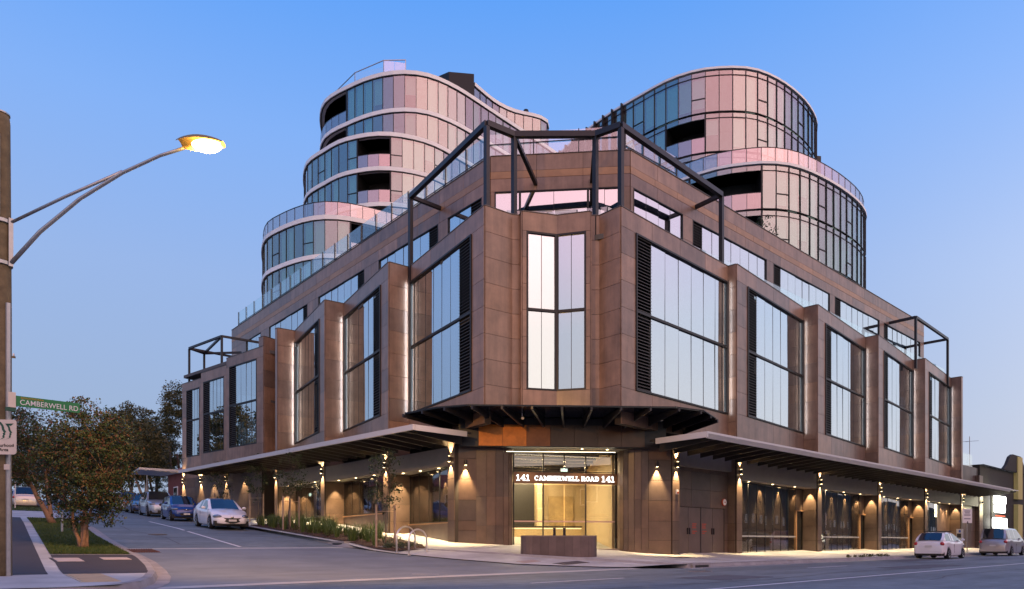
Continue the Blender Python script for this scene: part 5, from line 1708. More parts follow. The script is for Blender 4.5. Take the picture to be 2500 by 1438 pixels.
make_car('silver_van', (52.6, 12.2, .01), 0, P_SGOLD, 'tall silver people mover parked at the right edge of the view', L=4.85, Wd=1.82, H=1.92, hood=1.10, belt=1.18, deck=1.20, ws=(1.75, .75), roof=(.75, -2.1), rear=(-2.1, -2.35), wheel=.33, wb=2.95, scale=.9, front='plain', estate=True)
# two cars far up the left side of the street
make_car('white_hatchback', (5.9, 76, zr(76) + .012), math.pi / 2 - .07, P_WHITE, 'white car far up the street by the fence', L=4.3, Wd=1.75, H=1.46, pitch=-slope(76), front='plain')
make_car('silver_wagon', (6.4, 66, zr(66) + .012), math.pi / 2 - .07, P_SGOLD, 'silver car seen from behind through the myrtle branches', L=4.5, Wd=1.78, H=1.66, hood=1.0, belt=1.05, deck=1.1, ws=(1.0, .2), roof=(.2, -1.5), rear=(-1.5, -2.1), pitch=-slope(66), front='plain', estate=True)
# ------------------------------------------------------------------ trees and planting
def limb_path(a, b, rng, bend=.12, n=6):
    a = Vector(a); b = Vector(b); L = (b - a).length
    off = Vector((rng.uniform(-1, 1), rng.uniform(-1, 1), rng.uniform(-.3, .6))) * L * bend
    return [a.lerp(b, t) + off * math.sin(math.pi * t) + Vector((rng.uniform(-1, 1), rng.uniform(-1, 1), 0)) * L * .012 for t in [i / n for i in range(n + 1)]]
def leaves(name, centres, per, spread, size, mat, parent, seed, flat=.65, aspect=.55):
    """leaf-shaped quads scattered in clumps"""
    rs = np.random.default_rng(seed)
    C = np.repeat(np.array([c[:3] for c in centres]), per, axis=0)
    S = np.repeat(np.array([c[3] if len(c) > 3 else spread for c in centres]), per)
    n = len(C)
    d = rs.normal(size=(n, 3)); d /= np.linalg.norm(d, axis=1)[:, None]
    r = rs.random(n) ** .5
    pos = C + d * (r * S)[:, None] * np.array([1, 1, flat])
    u = rs.normal(size=(n, 3)); u[:, 2] -= .35; u /= np.linalg.norm(u, axis=1)[:, None]
    w = np.cross(u, rs.normal(size=(n, 3))); w /= np.linalg.norm(w, axis=1)[:, None]
    sz = size * (.6 + .8 * rs.random(n))
    u *= sz[:, None]; w *= (sz * aspect * .5)[:, None]
    v = np.empty((n, 4, 3))
    v[:, 0] = pos - u * .5; v[:, 1] = pos + w; v[:, 2] = pos + u * .5; v[:, 3] = pos - w
    me = bpy.data.meshes.new(name)
    me.from_pydata(v.reshape(-1, 3).tolist(), [], np.arange(4 * n).reshape(-1, 4).tolist())
    me.materials.append(mat)
    return obj(name, me, None, parent)
def tree(name, base, label, trunks, crown, nclump, per, leaf, lmat, bark, seed, r0=.1, group=None, twigs=2, clump=.3, thin=.0, fill=.55):
    """trunks: list of ((offset at fork x,y,z)); crown: (cx,cy,cz,rx,ry,rz) relative to base"""
    rng = random.Random(seed)
    t = empty(name, base)
    tag(t, label, 'tree', group)
    B = Vector(base)
    tb = MB()
    cx, cy, cz, rx, ry, rz = crown
    cc = B + Vector((cx, cy, cz))
    forks = []
    for k, f in enumerate(trunks):
        p = limb_path(B + Vector((rng.uniform(-.5, .5) * r0, rng.uniform(-.5, .5) * r0, -.05)), B + Vector(f), rng, .06, 7)
        rr = r0 * (1 if k == 0 else rng.uniform(.6, .85))
        tb.tube(p, [rr * (1.35 if i == 0 else 1.08 if i == 1 else 1 - .45 * i / 7) for i in range(8)], 9)
        forks.append((p[-1], rr * .5)); forks.append((p[5], rr * .6))
    cents = []
    for k in range(nclump):
        while True:
            v = Vector((rng.uniform(-1, 1), rng.uniform(-1, 1), rng.uniform(-1, 1)))
            if .12 < v.length < 1 and rng.random() < (v.length ** 1.2) + .1: break
        v *= rng.uniform(.86, 1.10)
        c = cc + Vector((v.x * rx, v.y * ry, v.z * rz))
        cents.append((c.x, c.y, c.z, clump * rng.uniform(.6, 1.35)))
        if k % 2 == 0:
            f, rr = min(forks, key=lambda q: (q[0] - c).length + rng.random() * .4)
            p = limb_path(f, c, rng, .1, 5)
            tb.tube(p, [max(.006, rr * .75 * (1 - i / 5.6)) for i in range(6)], 5, cap=False)
            if k % 6 == 0: forks.append((p[2], rr * .55))
    tr_ = obj('trunk', tb, bark, t, smooth=True)
    leaves('crown', cents, per, clump, leaf, lmat, t, seed)
    return t
def zl(x, y): return zwst(x, y)
tree('crepe_myrtle', (3.6, 22.76, zl(3.6, 22.76)), 'bushy red-tinged myrtle tree nearest, several trunks from one base on the verge',
     [(.05, .1, 1.25), (-.28, .1, 1.15), (.22, -.15, 1.3), (.1, .3, 1.2)], (0.12, .1, 2.42, 1.22, 1.3, 1.80), 330, 84, .070, LEAF_M, BARK, 5, .085, 'myrtle trees on the verge', clump=.30)
tree('crepe_myrtle', (4.3, 34.5, zl(4.3, 34.5)), 'second myrtle tree behind, leaning trunk half hidden by the nearest one',
     [(-.9, .1, 2.0), (-.2, .3, 2.1)], (-1.2, .1, 3.2, 1.7, 1.7, 1.55), 200, 84, .085, LEAF_M, BARK, 6, .12, 'myrtle trees on the verge', clump=.42)
# young street trees between stakes along the building
def young(x, y, label, seed, h=3.9, stakes=((-.32, .0), (.30, .1)), dens=46):
    z = zf(x, y)
    t = tree('young_tree', (x, y, z), label, [(.02, 0, 1.7)], (0, 0, 2.55, .72, .72, 1.35), dens, 20, .10, LEAF_Y, BARKD, seed, .028, 'young trees in the pavement beds', clump=.26)
    return t
yt = [(13.55, 22.9, 'young staked tree beside the bicycle hoops', 21), (13.35, 31.2, 'young staked tree in the middle of the planted bed', 22), (14.6, 38.9, 'young staked tree behind the white sedan', 23), (15.0, 46.2, 'thin young staked tree furthest along the left pavement', 24)]
for x, y, lab, s in yt:
    young(x, y, lab, s)
    n_st = 2 if s != 22 else 3
    words = {21: ' beside the bicycle hoops', 22: ' in the middle of the bed', 23: ' behind the white sedan', 24: ' furthest along the pavement'}[s]
    for k in range(n_st):
        dx, dy = ((-.36, .06), (.36, -.1), (.1, .36))[k]
        st = obj('tree_stake', MB().box(-.03, .03, -.03, .03, -.2, 1.62), STAKE)
        st.location = (x + dx, y + dy, zf(x, y))
        tag(st, ('left', 'right', 'rear')[k] + ' timber stake of the young tree' + words, 'stake', 'timber tree stakes')
    tie = obj('tree_tie', MB().beam((x - .38, y + .06, zf(x, y) + 1.35), (x + .38, y - .1, zf(x, y) + 1.38), .05, .02), STAKE)
    tag(tie, 'webbing tie strapping the young tree' + words, 'tie', 'webbing tree ties')
# big gums and dark trees behind the far end
bt = [((19.5, 92, zr(92)), 'tall dark gum tree just left of the podium end', (0, 0, 7.4, 3.8, 3.6, 4.6), 31, 240), ((14.6, 84, zr(84)), 'broad dark tree leaning over the parked cars', (0, 0, 5.0, 4.0, 4.0, 3.4), 32, 220),
      ((17.2, 76, zr(76)), 'pale-trunked gum beside the red brick house', (-.3, 0, 5.6, 2.6, 2.6, 3.0), 33, 150), ((10.4, 98, zr(98)), 'round dark tree far behind the myrtles', (0, 0, 4.6, 4.2, 4, 3.4), 34, 200),
      ((24.0, 100, zr(100)), 'broad-crowned gum tree beside the podium corner', (0, 0, 8.0, 3.6, 3.2, 4.2), 35, 200), ((25.2, 95, zr(95)), 'slender gum with a high tuft at the podium corner', (0, 0, 12.4, 1.9, 1.9, 3.4), 36, 90)]
for base, lab, cr, s, nc in bt:
    tree('gum_tree', base, lab, [(.2, .1, cr[2] * .55), (-.8, .2, cr[2] * .6)], cr, nc, 95, .21, LEAF_D, BARKP if s in (33, 31) else BARKD, s, .26, 'trees behind the end of the podium', clump=.85)
# street trees outside the frame that the left windows mirror
for (x, y, s, lab) in ((-7, 62, 41, 'tall gum tree across the side street, mirrored in the far windows'), (-9, 78, 42, 'second gum tree across the side street, further up the hill')):
    tree('gum_tree', (x, y, zr(y)), lab, [(.2, .1, 6), (-1, .5, 6.5)], (0, 0, 8.5, 4.2, 4.2, 4.6), 170, 46, .36, LEAF_D, BARKP, s, .3, 'trees across the side street', clump=1.0)
# hedge behind the parked cars
def hedge(name, path, w, h, label, seed, n=90):
    rs = random.Random(seed); c = []
    for k in range(n):
        s = rs.random() * (len(path) - 1); i = int(s); f = s - i
        p = Vector(path[i]).lerp(Vector(path[min(i + 1, len(path) - 1)]), f)
        c.append((p.x + rs.uniform(-w, w) / 2, p.y + rs.uniform(-w, w) / 2, zr(p.y) + .15 + rs.random() * h, .38))
    e = empty(name, (path[0][0], path[0][1], zr(path[0][1]))); tag(e, label, 'hedge')
    leaves('foliage', c, 60, .4, .14, LEAF_H, e, seed)
    m = MB(); m.tube([(p[0], p[1], zr(p[1]) - .1) for p in path], .12, 6); obj('stem', m, BARKD, e)
hedge('hedge', [(15.2, 74), (17.2, 74.5), (19, 70), (17.5, 62), (16.6, 58)], .9, 1.5, 'clipped green hedge behind the parked cars at the podium end', 51, 130)
hedge('hedge', [(16.0, 80), (12, 96), (14, 106)], 1.2, 2.2, 'darker hedge along the far bend of the street', 52, 120)

hedge('tall_hedge', [(4, 104), (12, 106), (20, 107), (30, 106), (38, 104)], 3.0, 6.5, 'tall dark belt of shrubs closing the view at the top of the street', 53, 300)
hedge('tall_hedge', [(17.5, 78), (20, 82), (24, 84), (28, 82)], 2.0, 4.5, 'dense shrubs behind the brick house at the podium end', 54, 160)
# planted bed along the side street
bed = []
yb = frange(22.3, 35.6, .7)
def bx0(y): return xe(y) + .24
def bx1(y): return interp([(21.4, 14.6), (22.4, 15.0), (25.6, 15.35), (28.3, 15.1), (32.2, 15.3), (35.6, 15.6)], y) - .1
mb = MB(); mb.grid([[(bx0(y) + (bx1(y) - bx0(y)) * i / 4, y, zf(bx0(y) + (bx1(y) - bx0(y)) * i / 4, y) + .03 + .02 * math.sin(y * 7 + i * 2)) for i in range(5)] for y in frange(21.5, 35.6, .47)])
tag(obj('garden_bed', mb, MULCH), kind='structure')
# mulch chips
rs = np.random.default_rng(8)
n = 5200
yy = 21.6 + rs.random(n) ** 1.3 * 13.8
xx = np.array([bx0(v) + (bx1(v) - bx0(v)) * q for v, q in zip(yy, rs.random(n))])
zz = np.array([zf(a, b) for a, b in zip(xx, yy)]) + .05
u = rs.normal(size=(n, 3)) * np.array([1, 1, .35]); u *= .03 * rs.random(n)[:, None]
w = rs.normal(size=(n, 3)) * np.array([1, 1, .35]) * .012
v = np.empty((n, 4, 3)); c3 = np.stack([xx, yy, zz], 1)
v[:, 0] = c3 - u; v[:, 1] = c3 + w; v[:, 2] = c3 + u; v[:, 3] = c3 - w
me = bpy.data.meshes.new('bark_mulch'); me.from_pydata(v.reshape(-1, 3).tolist(), [], np.arange(4 * n).reshape(-1, 4).tolist())
me.materials.append(leafmat('mulch_chip', [(.05, .022, .014), (.085, .036, .024), (.13, .06, .04)], .9))
tag(obj('bark_mulch', me, None), 'red-brown bark mulch chips over the planted bed', 'mulch', kind='stuff')
def tuft_mesh(seed, nb=46, h=.62, r=.10):
    rs = random.Random(seed); mb = MB()
    for k in range(nb):
        a = rs.random() * 6.283; bx, by = r * rs.random() * math.cos(a), r * rs.random() * math.sin(a)
        hh = h * rs.uniform(.6, 1.15); out = hh * rs.uniform(.12, .75); w = rs.uniform(.010, .018)
        px_, py_ = -math.sin(a) * w, math.cos(a) * w
        pts = [(0, 0), (.35, .52), (.72, .88), (1.0, .95 if rs.random() < .5 else .72)]
        rows = [[(bx + math.cos(a) * out * s - px_ * (1 - s * .9), by + math.sin(a) * out * s - py_ * (1 - s * .9), hh * t_), (bx + math.cos(a) * out * s + px_ * (1 - s * .9), by + math.sin(a) * out * s + py_ * (1 - s * .9), hh * t_)] for s, t_ in pts]
        mb.grid(rows)
    me = mb.mesh('strap_plant'); me.materials.append(BLADE); return me
tufts = [tuft_mesh(60 + k) for k in range(4)]
rs = random.Random(99); cnt = 0
spots = []
for y in frange(23.2, 35.4, .36):
    for q in (.22, .5, .78):
        if rs.random() < (.42 if y < 26 else .62 if y < 31 else .85):
            x = bx0(y) + (bx1(y) - bx0(y)) * (q + rs.uniform(-.1, .1))
            if min(math.hypot(x - a[0], y + rs.uniform(-.1, .1) - a[1]) for a in yt) > .35: spots.append((x, y + rs.uniform(-.12, .12)))
for k, (x, y) in enumerate(spots):
    o = bpy.data.objects.new('strap_plant', tufts[k % 4]); COL.objects.link(o)
    s = rs.uniform(.65, 1.15)
    o.location = (x, y, zf(x, y) + .02); o.rotation_euler = (0, 0, rs.random() * 6.28); o.scale = (s, s, s * rs.uniform(.85, 1.15))
    tag(o, 'green strap-leaved tuft planted in the mulch bed', 'plant', 'strap-leaved tufts in the planted bed')
def cover(y0, y1, nn, seed, label, mat, spread=.24):
    r_ = random.Random(seed); c = []
    for k in range(nn):
        y = r_.uniform(y0, y1); x = bx0(y) + (bx1(y) - bx0(y)) * r_.uniform(.15, .85)
        c.append((x, y, zf(x, y) + .12, spread * r_.uniform(.6, 1.2)))
    o = leaves('ground_cover', c, 120, spread, .05, mat, None, seed, flat=.55)
    tag(o, label, 'plants', kind='stuff')
cover(22.0, 24.0, 16, 71, 'grey-green ground cover at the near tip of the bed', COVER)
cover(26.4, 30.0, 18, 72, 'low green ground cover in the middle of the bed', LEAF_H)
cover(30.2, 31.6, 10, 73, 'olive ground cover around the middle young tree', LEAF_H, .3)
# weeds at the main road kerb and plant on the balcony of the right tower
wc = [(33.0 + k * .55 + random.uniform(-.2, .2), 13.62, .2, .14) for k in range(9)]
o = leaves('kerb_weed', wc, 40, .14, .09, LEAF_H, None, 81); tag(o, 'small weeds growing along the main road kerb', 'weeds', kind='stuff')
e = empty('balcony_plant', (41.9, 24.9, 20.7)) if False else empty('balcony_plant', (40.6, 22.2, 17.45))
tag(e, 'small shrub on the roof terrace below the right tower', 'shrub')
m = MB()
rs = random.Random(4)
for k in range(7): m.tube([(40.6, 22.2, 17.45), (40.6 + rs.uniform(-.7, .7), 22.2 + rs.uniform(-.5, .5), 20.6 + rs.uniform(-.4, .8))], [.03, .012], 5)
obj('stem', m, BARKD, e); leaves('foliage', [(40.6 + rs.uniform(-.8, .8), 22.2 + rs.uniform(-.6, .6), 20.6 + rs.uniform(-.6, .9), .3) for k in range(22)], 26, .3, .12, LEAF_Y, e, 83)
# ------------------------------------------------------------------ poles, signs, hoops, neighbours
cr = Vector((math.cos(YAW), -math.sin(YAW), 0)); cf = Vector((math.sin(YAW), math.cos(YAW), 0)); UPV = Vector((0, 0, 1))
def view(X, Y, z=0): 
    p = cr * X + cf * Y
    return Vector((p.x, p.y, z))
# timber pole with outreach street lamp
pb = view(-9.60, 12.75, .15)
pole = empty('utility_pole', pb); tag(pole, 'timber utility pole at the left edge carrying a lit street lamp', 'pole')
mb = MB()
mb.tube([(0, 0, -.4), (0, 0, 2), (.01, 0, 5), (0, .01, 8.6), (0, .01, 8.75)], [.195, .185, .175, .165, .15], 18)
obj('post', mb, TIMBER, pole, smooth=True, local=True)
obj('cap', MB().lathe((0, .01, 8.75), [(.165, 0), (.165, .025), (.12, .04)], 18), GALV, pole, local=True)
c0 = cr * .19
obj('conduit', MB().tube([tuple(c0 + Vector((0, 0, z)) - cf * .04) for z in (-.2, 3, 5.2)], .045, 10), GALV, pole, local=True)
obj('cable_cover', MB().tube([tuple(cr * .1 - cf * .16 + Vector((0, 0, z))) for z in (6.8, 8.3)], .022, 8), ALU, pole, local=True)
for z in (5.95, 6.73):
    obj('clamp', MB().lathe((0, 0, z), [(.20, -.035), (.205, -.03), (.205, .03), (.20, .035)], 18), GALV, pole, local=True)
obj('bracket_plate', MB().beam(tuple(cr * .21 + UPV * 5.9), tuple(cr * .21 + UPV * 6.8), .07, .06), GALV, pole, local=True)
arm = [cr * .22 + UPV * 5.97, cr * .75 + UPV * 6.55, cr * 1.5 + UPV * 7.17, cr * 2.3 + UPV * 7.66, cr * 3.0 + UPV * 7.98, cr * 3.45 + UPV * 8.12]
obj('lamp_arm', MB().tube([tuple(p) for p in arm], [.04, .038, .034, .032, .03, .03], 10), GALV, pole, smooth=True, local=True)
obj('lamp_stay', MB().tube([tuple(cr * .2 + UPV * 6.72), tuple(cr * 1.2 + UPV * 7.20), tuple(cr * 2.3 + UPV * 7.685)], .028, 10), GALV, pole, smooth=True, local=True)
hd = cr * 3.78 + UPV * 8.17
mb = MB(); rows = []
for i in range(11):
    s = i / 10; x = -.42 + .84 * s
    r = .05 + .16 * math.sin(math.pi * min(1, s * .9 + .08)) ** .7
    row = []
    for k in range(13):
        a = math.pi * k / 12
        row.append(tuple(hd + cr * x + cf * (r * 1.15 * math.cos(a)) + UPV * (r * .62 * math.sin(a) + .02)))
    rows.append(row)
mb.grid(rows); obj('lamp_head', mb, principled('lamp_housing', (.30, .20, .07), .5, metal=.3), pole, smooth=True, local=True)
mb = MB(); rows = []
for i in range(9):
    s = i / 8; x = -.16 + .54 * s
    r = .17 * math.sin(math.pi * (s * .9 + .05)) ** .6
    rows.append([tuple(hd + cr * x + cf * (r * 1.1 * math.cos(math.pi * k / 12)) - UPV * (r * .75 * math.sin(math.pi * k / 12) - .015)) for k in range(13)])
mb.grid(rows); obj('lamp_lens', mb, SODIUM, pole, smooth=True, local=True)
hw_ = pb + hd
spot('street_bulb', hw_ + Vector((0, 0, -.2)), hw_ + Vector((.55, .55, -.42)) , 3000, 150, (1, .50, .12), .6, .12, pole)
# street name blade
SGN = view(-9.40, 12.55)
def plate(par, nm, o, r, up_, n, x0, x1, y0, y1, t0, t1, mat):
    o, r, up_, n = map(Vector, (o, r, up_, n))
    vs = [o + r * x + up_ * y + n * t - absloc(par) for t in (t0, t1) for x, y in ((x0, y0), (x1, y0), (x1, y1), (x0, y1))]
    return obj(nm, MB().add(vs, [(0, 3, 2, 1), (4, 5, 6, 7), (0, 1, 5, 4), (1, 2, 6, 5), (2, 3, 7, 6), (3, 0, 4, 7)]), mat, par, local=True)
so = view(-9.20, 12.62, 3.51)                     # left end, mid height; the blade runs along the camera's right and away
sr = (cr * 1.0 + cf * 1.0).normalized(); sn = (sr.cross(UPV)).normalized()
if sn.dot(cf) > 0: sn = -sn
st = empty('street_sign', so); tag(st, 'green street name blade on the timber pole', 'street sign')
bw = 1.02
plate(st, 'blade', so, sr, UPV, sn, 0, bw, -.095, .095, -.012, .012, SGREEN)
plate(st, 'end_bracket', so, sr, UPV, sn, -.12, -.005, -.13, .15, -.03, .02, SCREAM)
plate(st, 'end_bracket', so, sr, UPV, sn, -.16, -.005, -.20, -.135, -.03, .02, SDGREEN)
text('street_name', 'CAMBERWELL RD', .135, SWHITE, st, so + sr * (bw * .515) - UPV * .022 + sn * .014, (sr, UPV, sn), .002, sx=.86, track=1.02)
text('council_name', 'BOROONDARA', .046, SGOLD, st, so + sr * .25 + UPV * .062 + sn * .014, (sr, UPV, sn), .002, sx=1.1)
# neighbourhood sign
no = view(-9.41, 12.50, 2.82); nr = (cr * 1.0 + cf * .10).normalized(); nn_ = nr.cross(UPV)
if nn_.dot(cf) > 0: nn_ = -nn_
ns = empty('neighbourhood_sign', no); tag(ns, 'cream sign with green face profiles strapped to the timber pole', 'sign')
sgn = obj('board', MB().add([], []), SCREAM, ns) if False else None
pts = []
bw2, bh2, rr = .58, .64, .05
for cx_, cy_, a0 in ((bw2 / 2 - rr, bh2 / 2 - rr, 0), (-bw2 / 2 + rr, bh2 / 2 - rr, 90), (-bw2 / 2 + rr, -bh2 / 2 + rr, 180), (bw2 / 2 - rr, -bh2 / 2 + rr, 270)):
    for k in range(5): pts.append((cx_ + rr * math.cos(R(a0 + 22.5 * k)), cy_ + rr * math.sin(R(a0 + 22.5 * k))))
n = len(pts)
vs = [nr * x + UPV * y + nn_ * t for t in (0, .012) for x, y in pts]
obj('board', MB().add(vs, [tuple(range(n)), tuple(range(2 * n - 1, n - 1, -1))] + [(i, n + i, n + (i + 1) % n, (i + 1) % n) for i in range(n)]), SCREAM, ns, local=True)
prof = [(.0, .27), (.05, .20), (.065, .13), (.10, .075), (.075, .06), (.085, .03), (.065, .01), (.07, -.03), (.03, -.055), (-.03, -.075), (-.12, -.10)]
for dx, sc_, wdt in ((-.26, 1.0, .05), (-.115, 1.0, .055), (.025, .95, .042), (.14, .82, .035)):
    r0 = []; r1 = []
    for k, (x, y) in enumerate(prof):
        wk = wdt * (1 - .4 * abs(k - 3) / 7)
        r0.append(tuple(nr * (dx + x * sc_) + UPV * (y * sc_ + .02) + nn_ * .016)); r1.append(tuple(nr * (dx + x * sc_ - wk) + UPV * (y * sc_ + .02 - wk * .25) + nn_ * .016))
    obj('profile', MB().grid([r0, r1]), SDGREEN, ns, local=True)
mb = MB().add([tuple(nr * x + UPV * y + nn_ * .016) for x, y in ((.10, .245), (.25, .25), (.20, .205), (.13, .215))], [(0, 1, 2, 3)]); obj('cap_peak', mb, SDGREEN, ns, local=True)
text('wording', 'Neighbourhood', .082, SBLACK, ns, no - UPV * .155 - nr * .01 + nn_ * .016, (nr, UPV, nn_), .002, sx=.98)
text('wording', 'Watch Area', .082, SBLACK, ns, no - UPV * .235 - nr * .045 + nn_ * .016, (nr, UPV, nn_), .002, sx=.98)
ss = empty('small_plate', view(-9.36, 12.6, 2.28)); tag(ss, 'small pale plate on the conduit below the neighbourhood sign', 'plate')
plate(ss, 'plate', view(-9.36, 12.6, 2.28), cr, UPV, -cf, -.04, .06, -.05, .05, 0, .012, SCREAM)
# post on the verge
o = obj('verge_post', MB().tube([(3.93, 29.1, zwst(3.93, 29.1) - .1), (3.93, 29.1, zwst(3.93, 29.1) + .75)], .04, 10), GALV); tag(o, 'short grey post on the lawn behind the nearest myrtle', 'post')
o = obj('sign_post', MB().tube([(14.6, 63.5, zr(63.5)), (14.6, 63.5, zr(63.5) + 3.1)], .04, 8), GALV); tag(o, 'slim grey pole behind the parked navy sedan', 'pole')
# bicycle hoops
def hoop(a, b, lab):
    a = Vector(a); b = Vector(b); m = (a + b) / 2; r = (b - a).length / 2; d = (b - a).normalized()
    z0 = zf(m.x, m.y); zc = z0 + .50
    pts = [(a.x, a.y, z0 - .05), (a.x, a.y, zc)] + [tuple(Vector((m.x, m.y, zc)) + Vector((d.x, d.y, 0)) * (-r * math.cos(R(t))) + UPV * (r * .62 * math.sin(R(t)))) for t in range(12, 180, 12)] + [(b.x, b.y, zc), (b.x, b.y, z0 - .05)]
    e = empty('bicycle_hoop', (m.x, m.y, z0)); tag(e, lab, 'bicycle rack', 'bicycle hoops')
    obj('tube', MB().tube(pts, .032, 10), STAINLESS, e, smooth=True)
    for p in (a, b): obj('base_plate', MB().lathe((p.x, p.y, zf(p.x, p.y)), [(.07, .002), (.07, .012), (.03, .02)], 12), STAINLESS, e)
hoop((12.98, 21.15), (14.15, 21.75), 'steel bicycle hoop standing behind, nearer the planted bed')
hoop((12.95, 20.30), (14.07, 20.85), 'steel bicycle hoop standing in front, nearer the main road')
# parking sign and ticket machine
p = Vector((51.45, 13.85, .16))
e = empty('parking_sign', p); tag(e, 'white parking sign on a slim pole beside the white hatchback', 'sign')
obj('pole', MB().tube([(0, 0, -.1), (0, 0, 2.75)], .03, 10), GALV, e, local=True)
tr_ = (cr + cf * .12).normalized(); fn = -(cf - cr * .12).normalized()
plate(e, 'plate', p + Vector((0, 0, 2.40)) + fn * .035, tr_, UPV, fn, -.36, .32, -.46, .46, 0, .012, SWHITE)
for dz_, w_ in ((2.72, .40), (2.60, .34), (2.46, .44), (2.22, .46)):
    plate(e, 'printed_line', p + Vector((0, 0, dz_)) + fn * .049, tr_, UPV, fn, -.02 - w_ / 2, -.02 + w_ / 2, -.035, .035, 0, .002, MATS['faded_print'] if 'faded_print' in MATS else principled('faded_print', (.25, .25, .28), .6))
mb = MB().add([tuple(p + Vector((0, 0, 1.97)) + fn * .05 - absloc(e) + tr_ * x + UPV * y) for x, y in ((-.03, .09), (.03, .09), (.03, 0), (.08, 0), (0, -.09), (-.08, 0), (-.03, 0))], [(0, 1, 2, 3, 4, 5, 6)])
obj('arrow', mb, SBLACK, e, local=True)
p = Vector((50.9, 14.1, .16)); e = empty('ticket_machine', p); tag(e, 'grey parking ticket machine beside the parking sign', 'ticket machine')
obj('pedestal', MB().box(-.14, .14, -.12, .12, -.05, .85), GALV, e, local=True)
obj('head', MB().box(-.17, .17, -.15, .15, .85, 1.55), ALU, e, local=True)
obj('blue_badge', MB().box(-.185, -.17, -.10, .02, 1.32, 1.48), principled('badge_blue', (.03, .09, .40), .5), e, local=True)
obj('panel', MB().box(-.19, -.172, -.12, .12, .98, 1.26), SBLACK, e, local=True)
# the dark building next door with lit sign
nb = empty('corner_shop_building', (76, 22, .2)); tag(nb, 'dark brick neighbouring building with lit signs at the right edge', 'building')
BWALL = [(67.35, 17.2), (92, 17.2), (92, 40), (67.35, 40)]
obj('wall', MB().prism(BWALL, -.1, 7.4), BRICKD, nb)
par = [(67.35, 7.4), (73.5, 7.4), (74.6, 7.9), (75.6, 8.7), (76.6, 9.0), (79.5, 9.0), (80.5, 8.3), (82, 7.4)]
vs = [(x, y, z) for y in (16.95, 17.19) for x, z in par]; n = len(par)
obj('parapet', MB().add(vs, [tuple(range(n)), tuple(range(2 * n - 1, n - 1, -1))] + [(i, n + i, n + (i + 1) % n, (i + 1) % n) for i in range(n)]), BRICKD, nb)
obj('roof', MB().add([(67.35, 18, 7.4), (74.5, 18, 7.4), (74.5, 26, 8.6), (67.35, 26, 8.6), (67.35, 26, 7.38), (74.5, 26, 7.38)], [(0, 1, 2, 3), (3, 2, 5, 4), (0, 3, 4), (1, 5, 2)]), ROOFG, nb)
F = Face((67.4, 17.2), (90, 17.2))
for u, z0, z1 in ((10.6, 4.9, 8.9), (10.6, .2, 4.4)): piece('pilaster', nb, F, u, u + 1.6, z0, z1, 0, .35, principled('lime_render', (.50, .45, .16), .7) if 'lime_render' not in MATS else MATS['lime_render'])
for z in (1.2, 2.2, 3.2): piece('brick_course', nb, F, .3, 6.2, z, z + .05, 0, .02, BRICKD)
piece('pipe', nb, F, .35, .47, .2, 4.2, .03, .15, SBLACK)
e = empty('antenna', (73.2, 19.5, 7.4)); tag(e, 'thin rooftop television antenna on the neighbouring building', 'antenna')
obj('mast', MB().tube([(0, 0, 0), (0, 0, 3.2)], .03, 6), GALV, e, local=True)
obj('boom', MB().tube([(-1.1, 0, 2.6), (1.1, .3, 2.9)], .025, 6), GALV, e, local=True)
for k in range(6): obj('element', MB().tube([(-1 + k * .38, -.5, 2.62 + k * .045), (-1 + k * .38, .5, 2.66 + k * .045)], .015, 5), GALV, e, local=True)
sg = empty('lit_sign', (72.5, 16.4, 3.2)); tag(sg, 'blown-out white lit shop sign of two rows over a white box on the dark wall', 'sign')
F = Face((69.3, 16.9), (73.6, 16.9))
def rbox(nm, u0, u1, z0, z1, mat, o=.3, r=.1):
    pts = []
    for cx_, cz_, a0 in ((u1 - r, z1 - r, 0), (u0 + r, z1 - r, 90), (u0 + r, z0 + r, 180), (u1 - r, z0 + r, 270)):
        for k in range(5): pts.append((cx_ + r * math.cos(R(a0 + 22.5 * k)), cz_ + r * math.sin(R(a0 + 22.5 * k))))
    n_ = len(pts); vs_ = [F.pt(u, z, oo) for oo in (o - .25, o) for u, z in pts]
    return obj(nm, MB().add(vs_, [tuple(range(n_ - 1, -1, -1)), tuple(range(n_, 2 * n_))] + [(i, (i + 1) % n_, n_ + (i + 1) % n_, n_ + i) for i in range(n_)]), mat, sg)
rbox('upper_row', .55, 3.45, 4.15, 4.85, WHITELIT, r=.16); rbox('middle_row', .75, 3.25, 3.42, 4.10, WHITELIT, r=.12); rbox('light_box', .2, 3.8, 2.10, 2.95, WHITELIT, r=.18)
mb = MB(); fbox(mb, F, .5, 3.4, 3.08, 3.18, .2, .25); obj('red_neon', mb, emission('red_neon', (1, .16, .06), 1.2), sg)
mb = MB(); fbox(mb, F, -.55, -.45, .3, 5.0, .1, .2); fbox(mb, F, -.45, .5, 4.4, 4.46, .12, .18); fbox(mb, F, -.45, .5, 3.4, 3.46, .12, .18); obj('frame', mb, SBLACK, sg)
area('sign_glow', (70.0, 16.0, 4.2), (63, 16.4, 5.4), 60, 1.0, 2.2, (1, .95, .6))
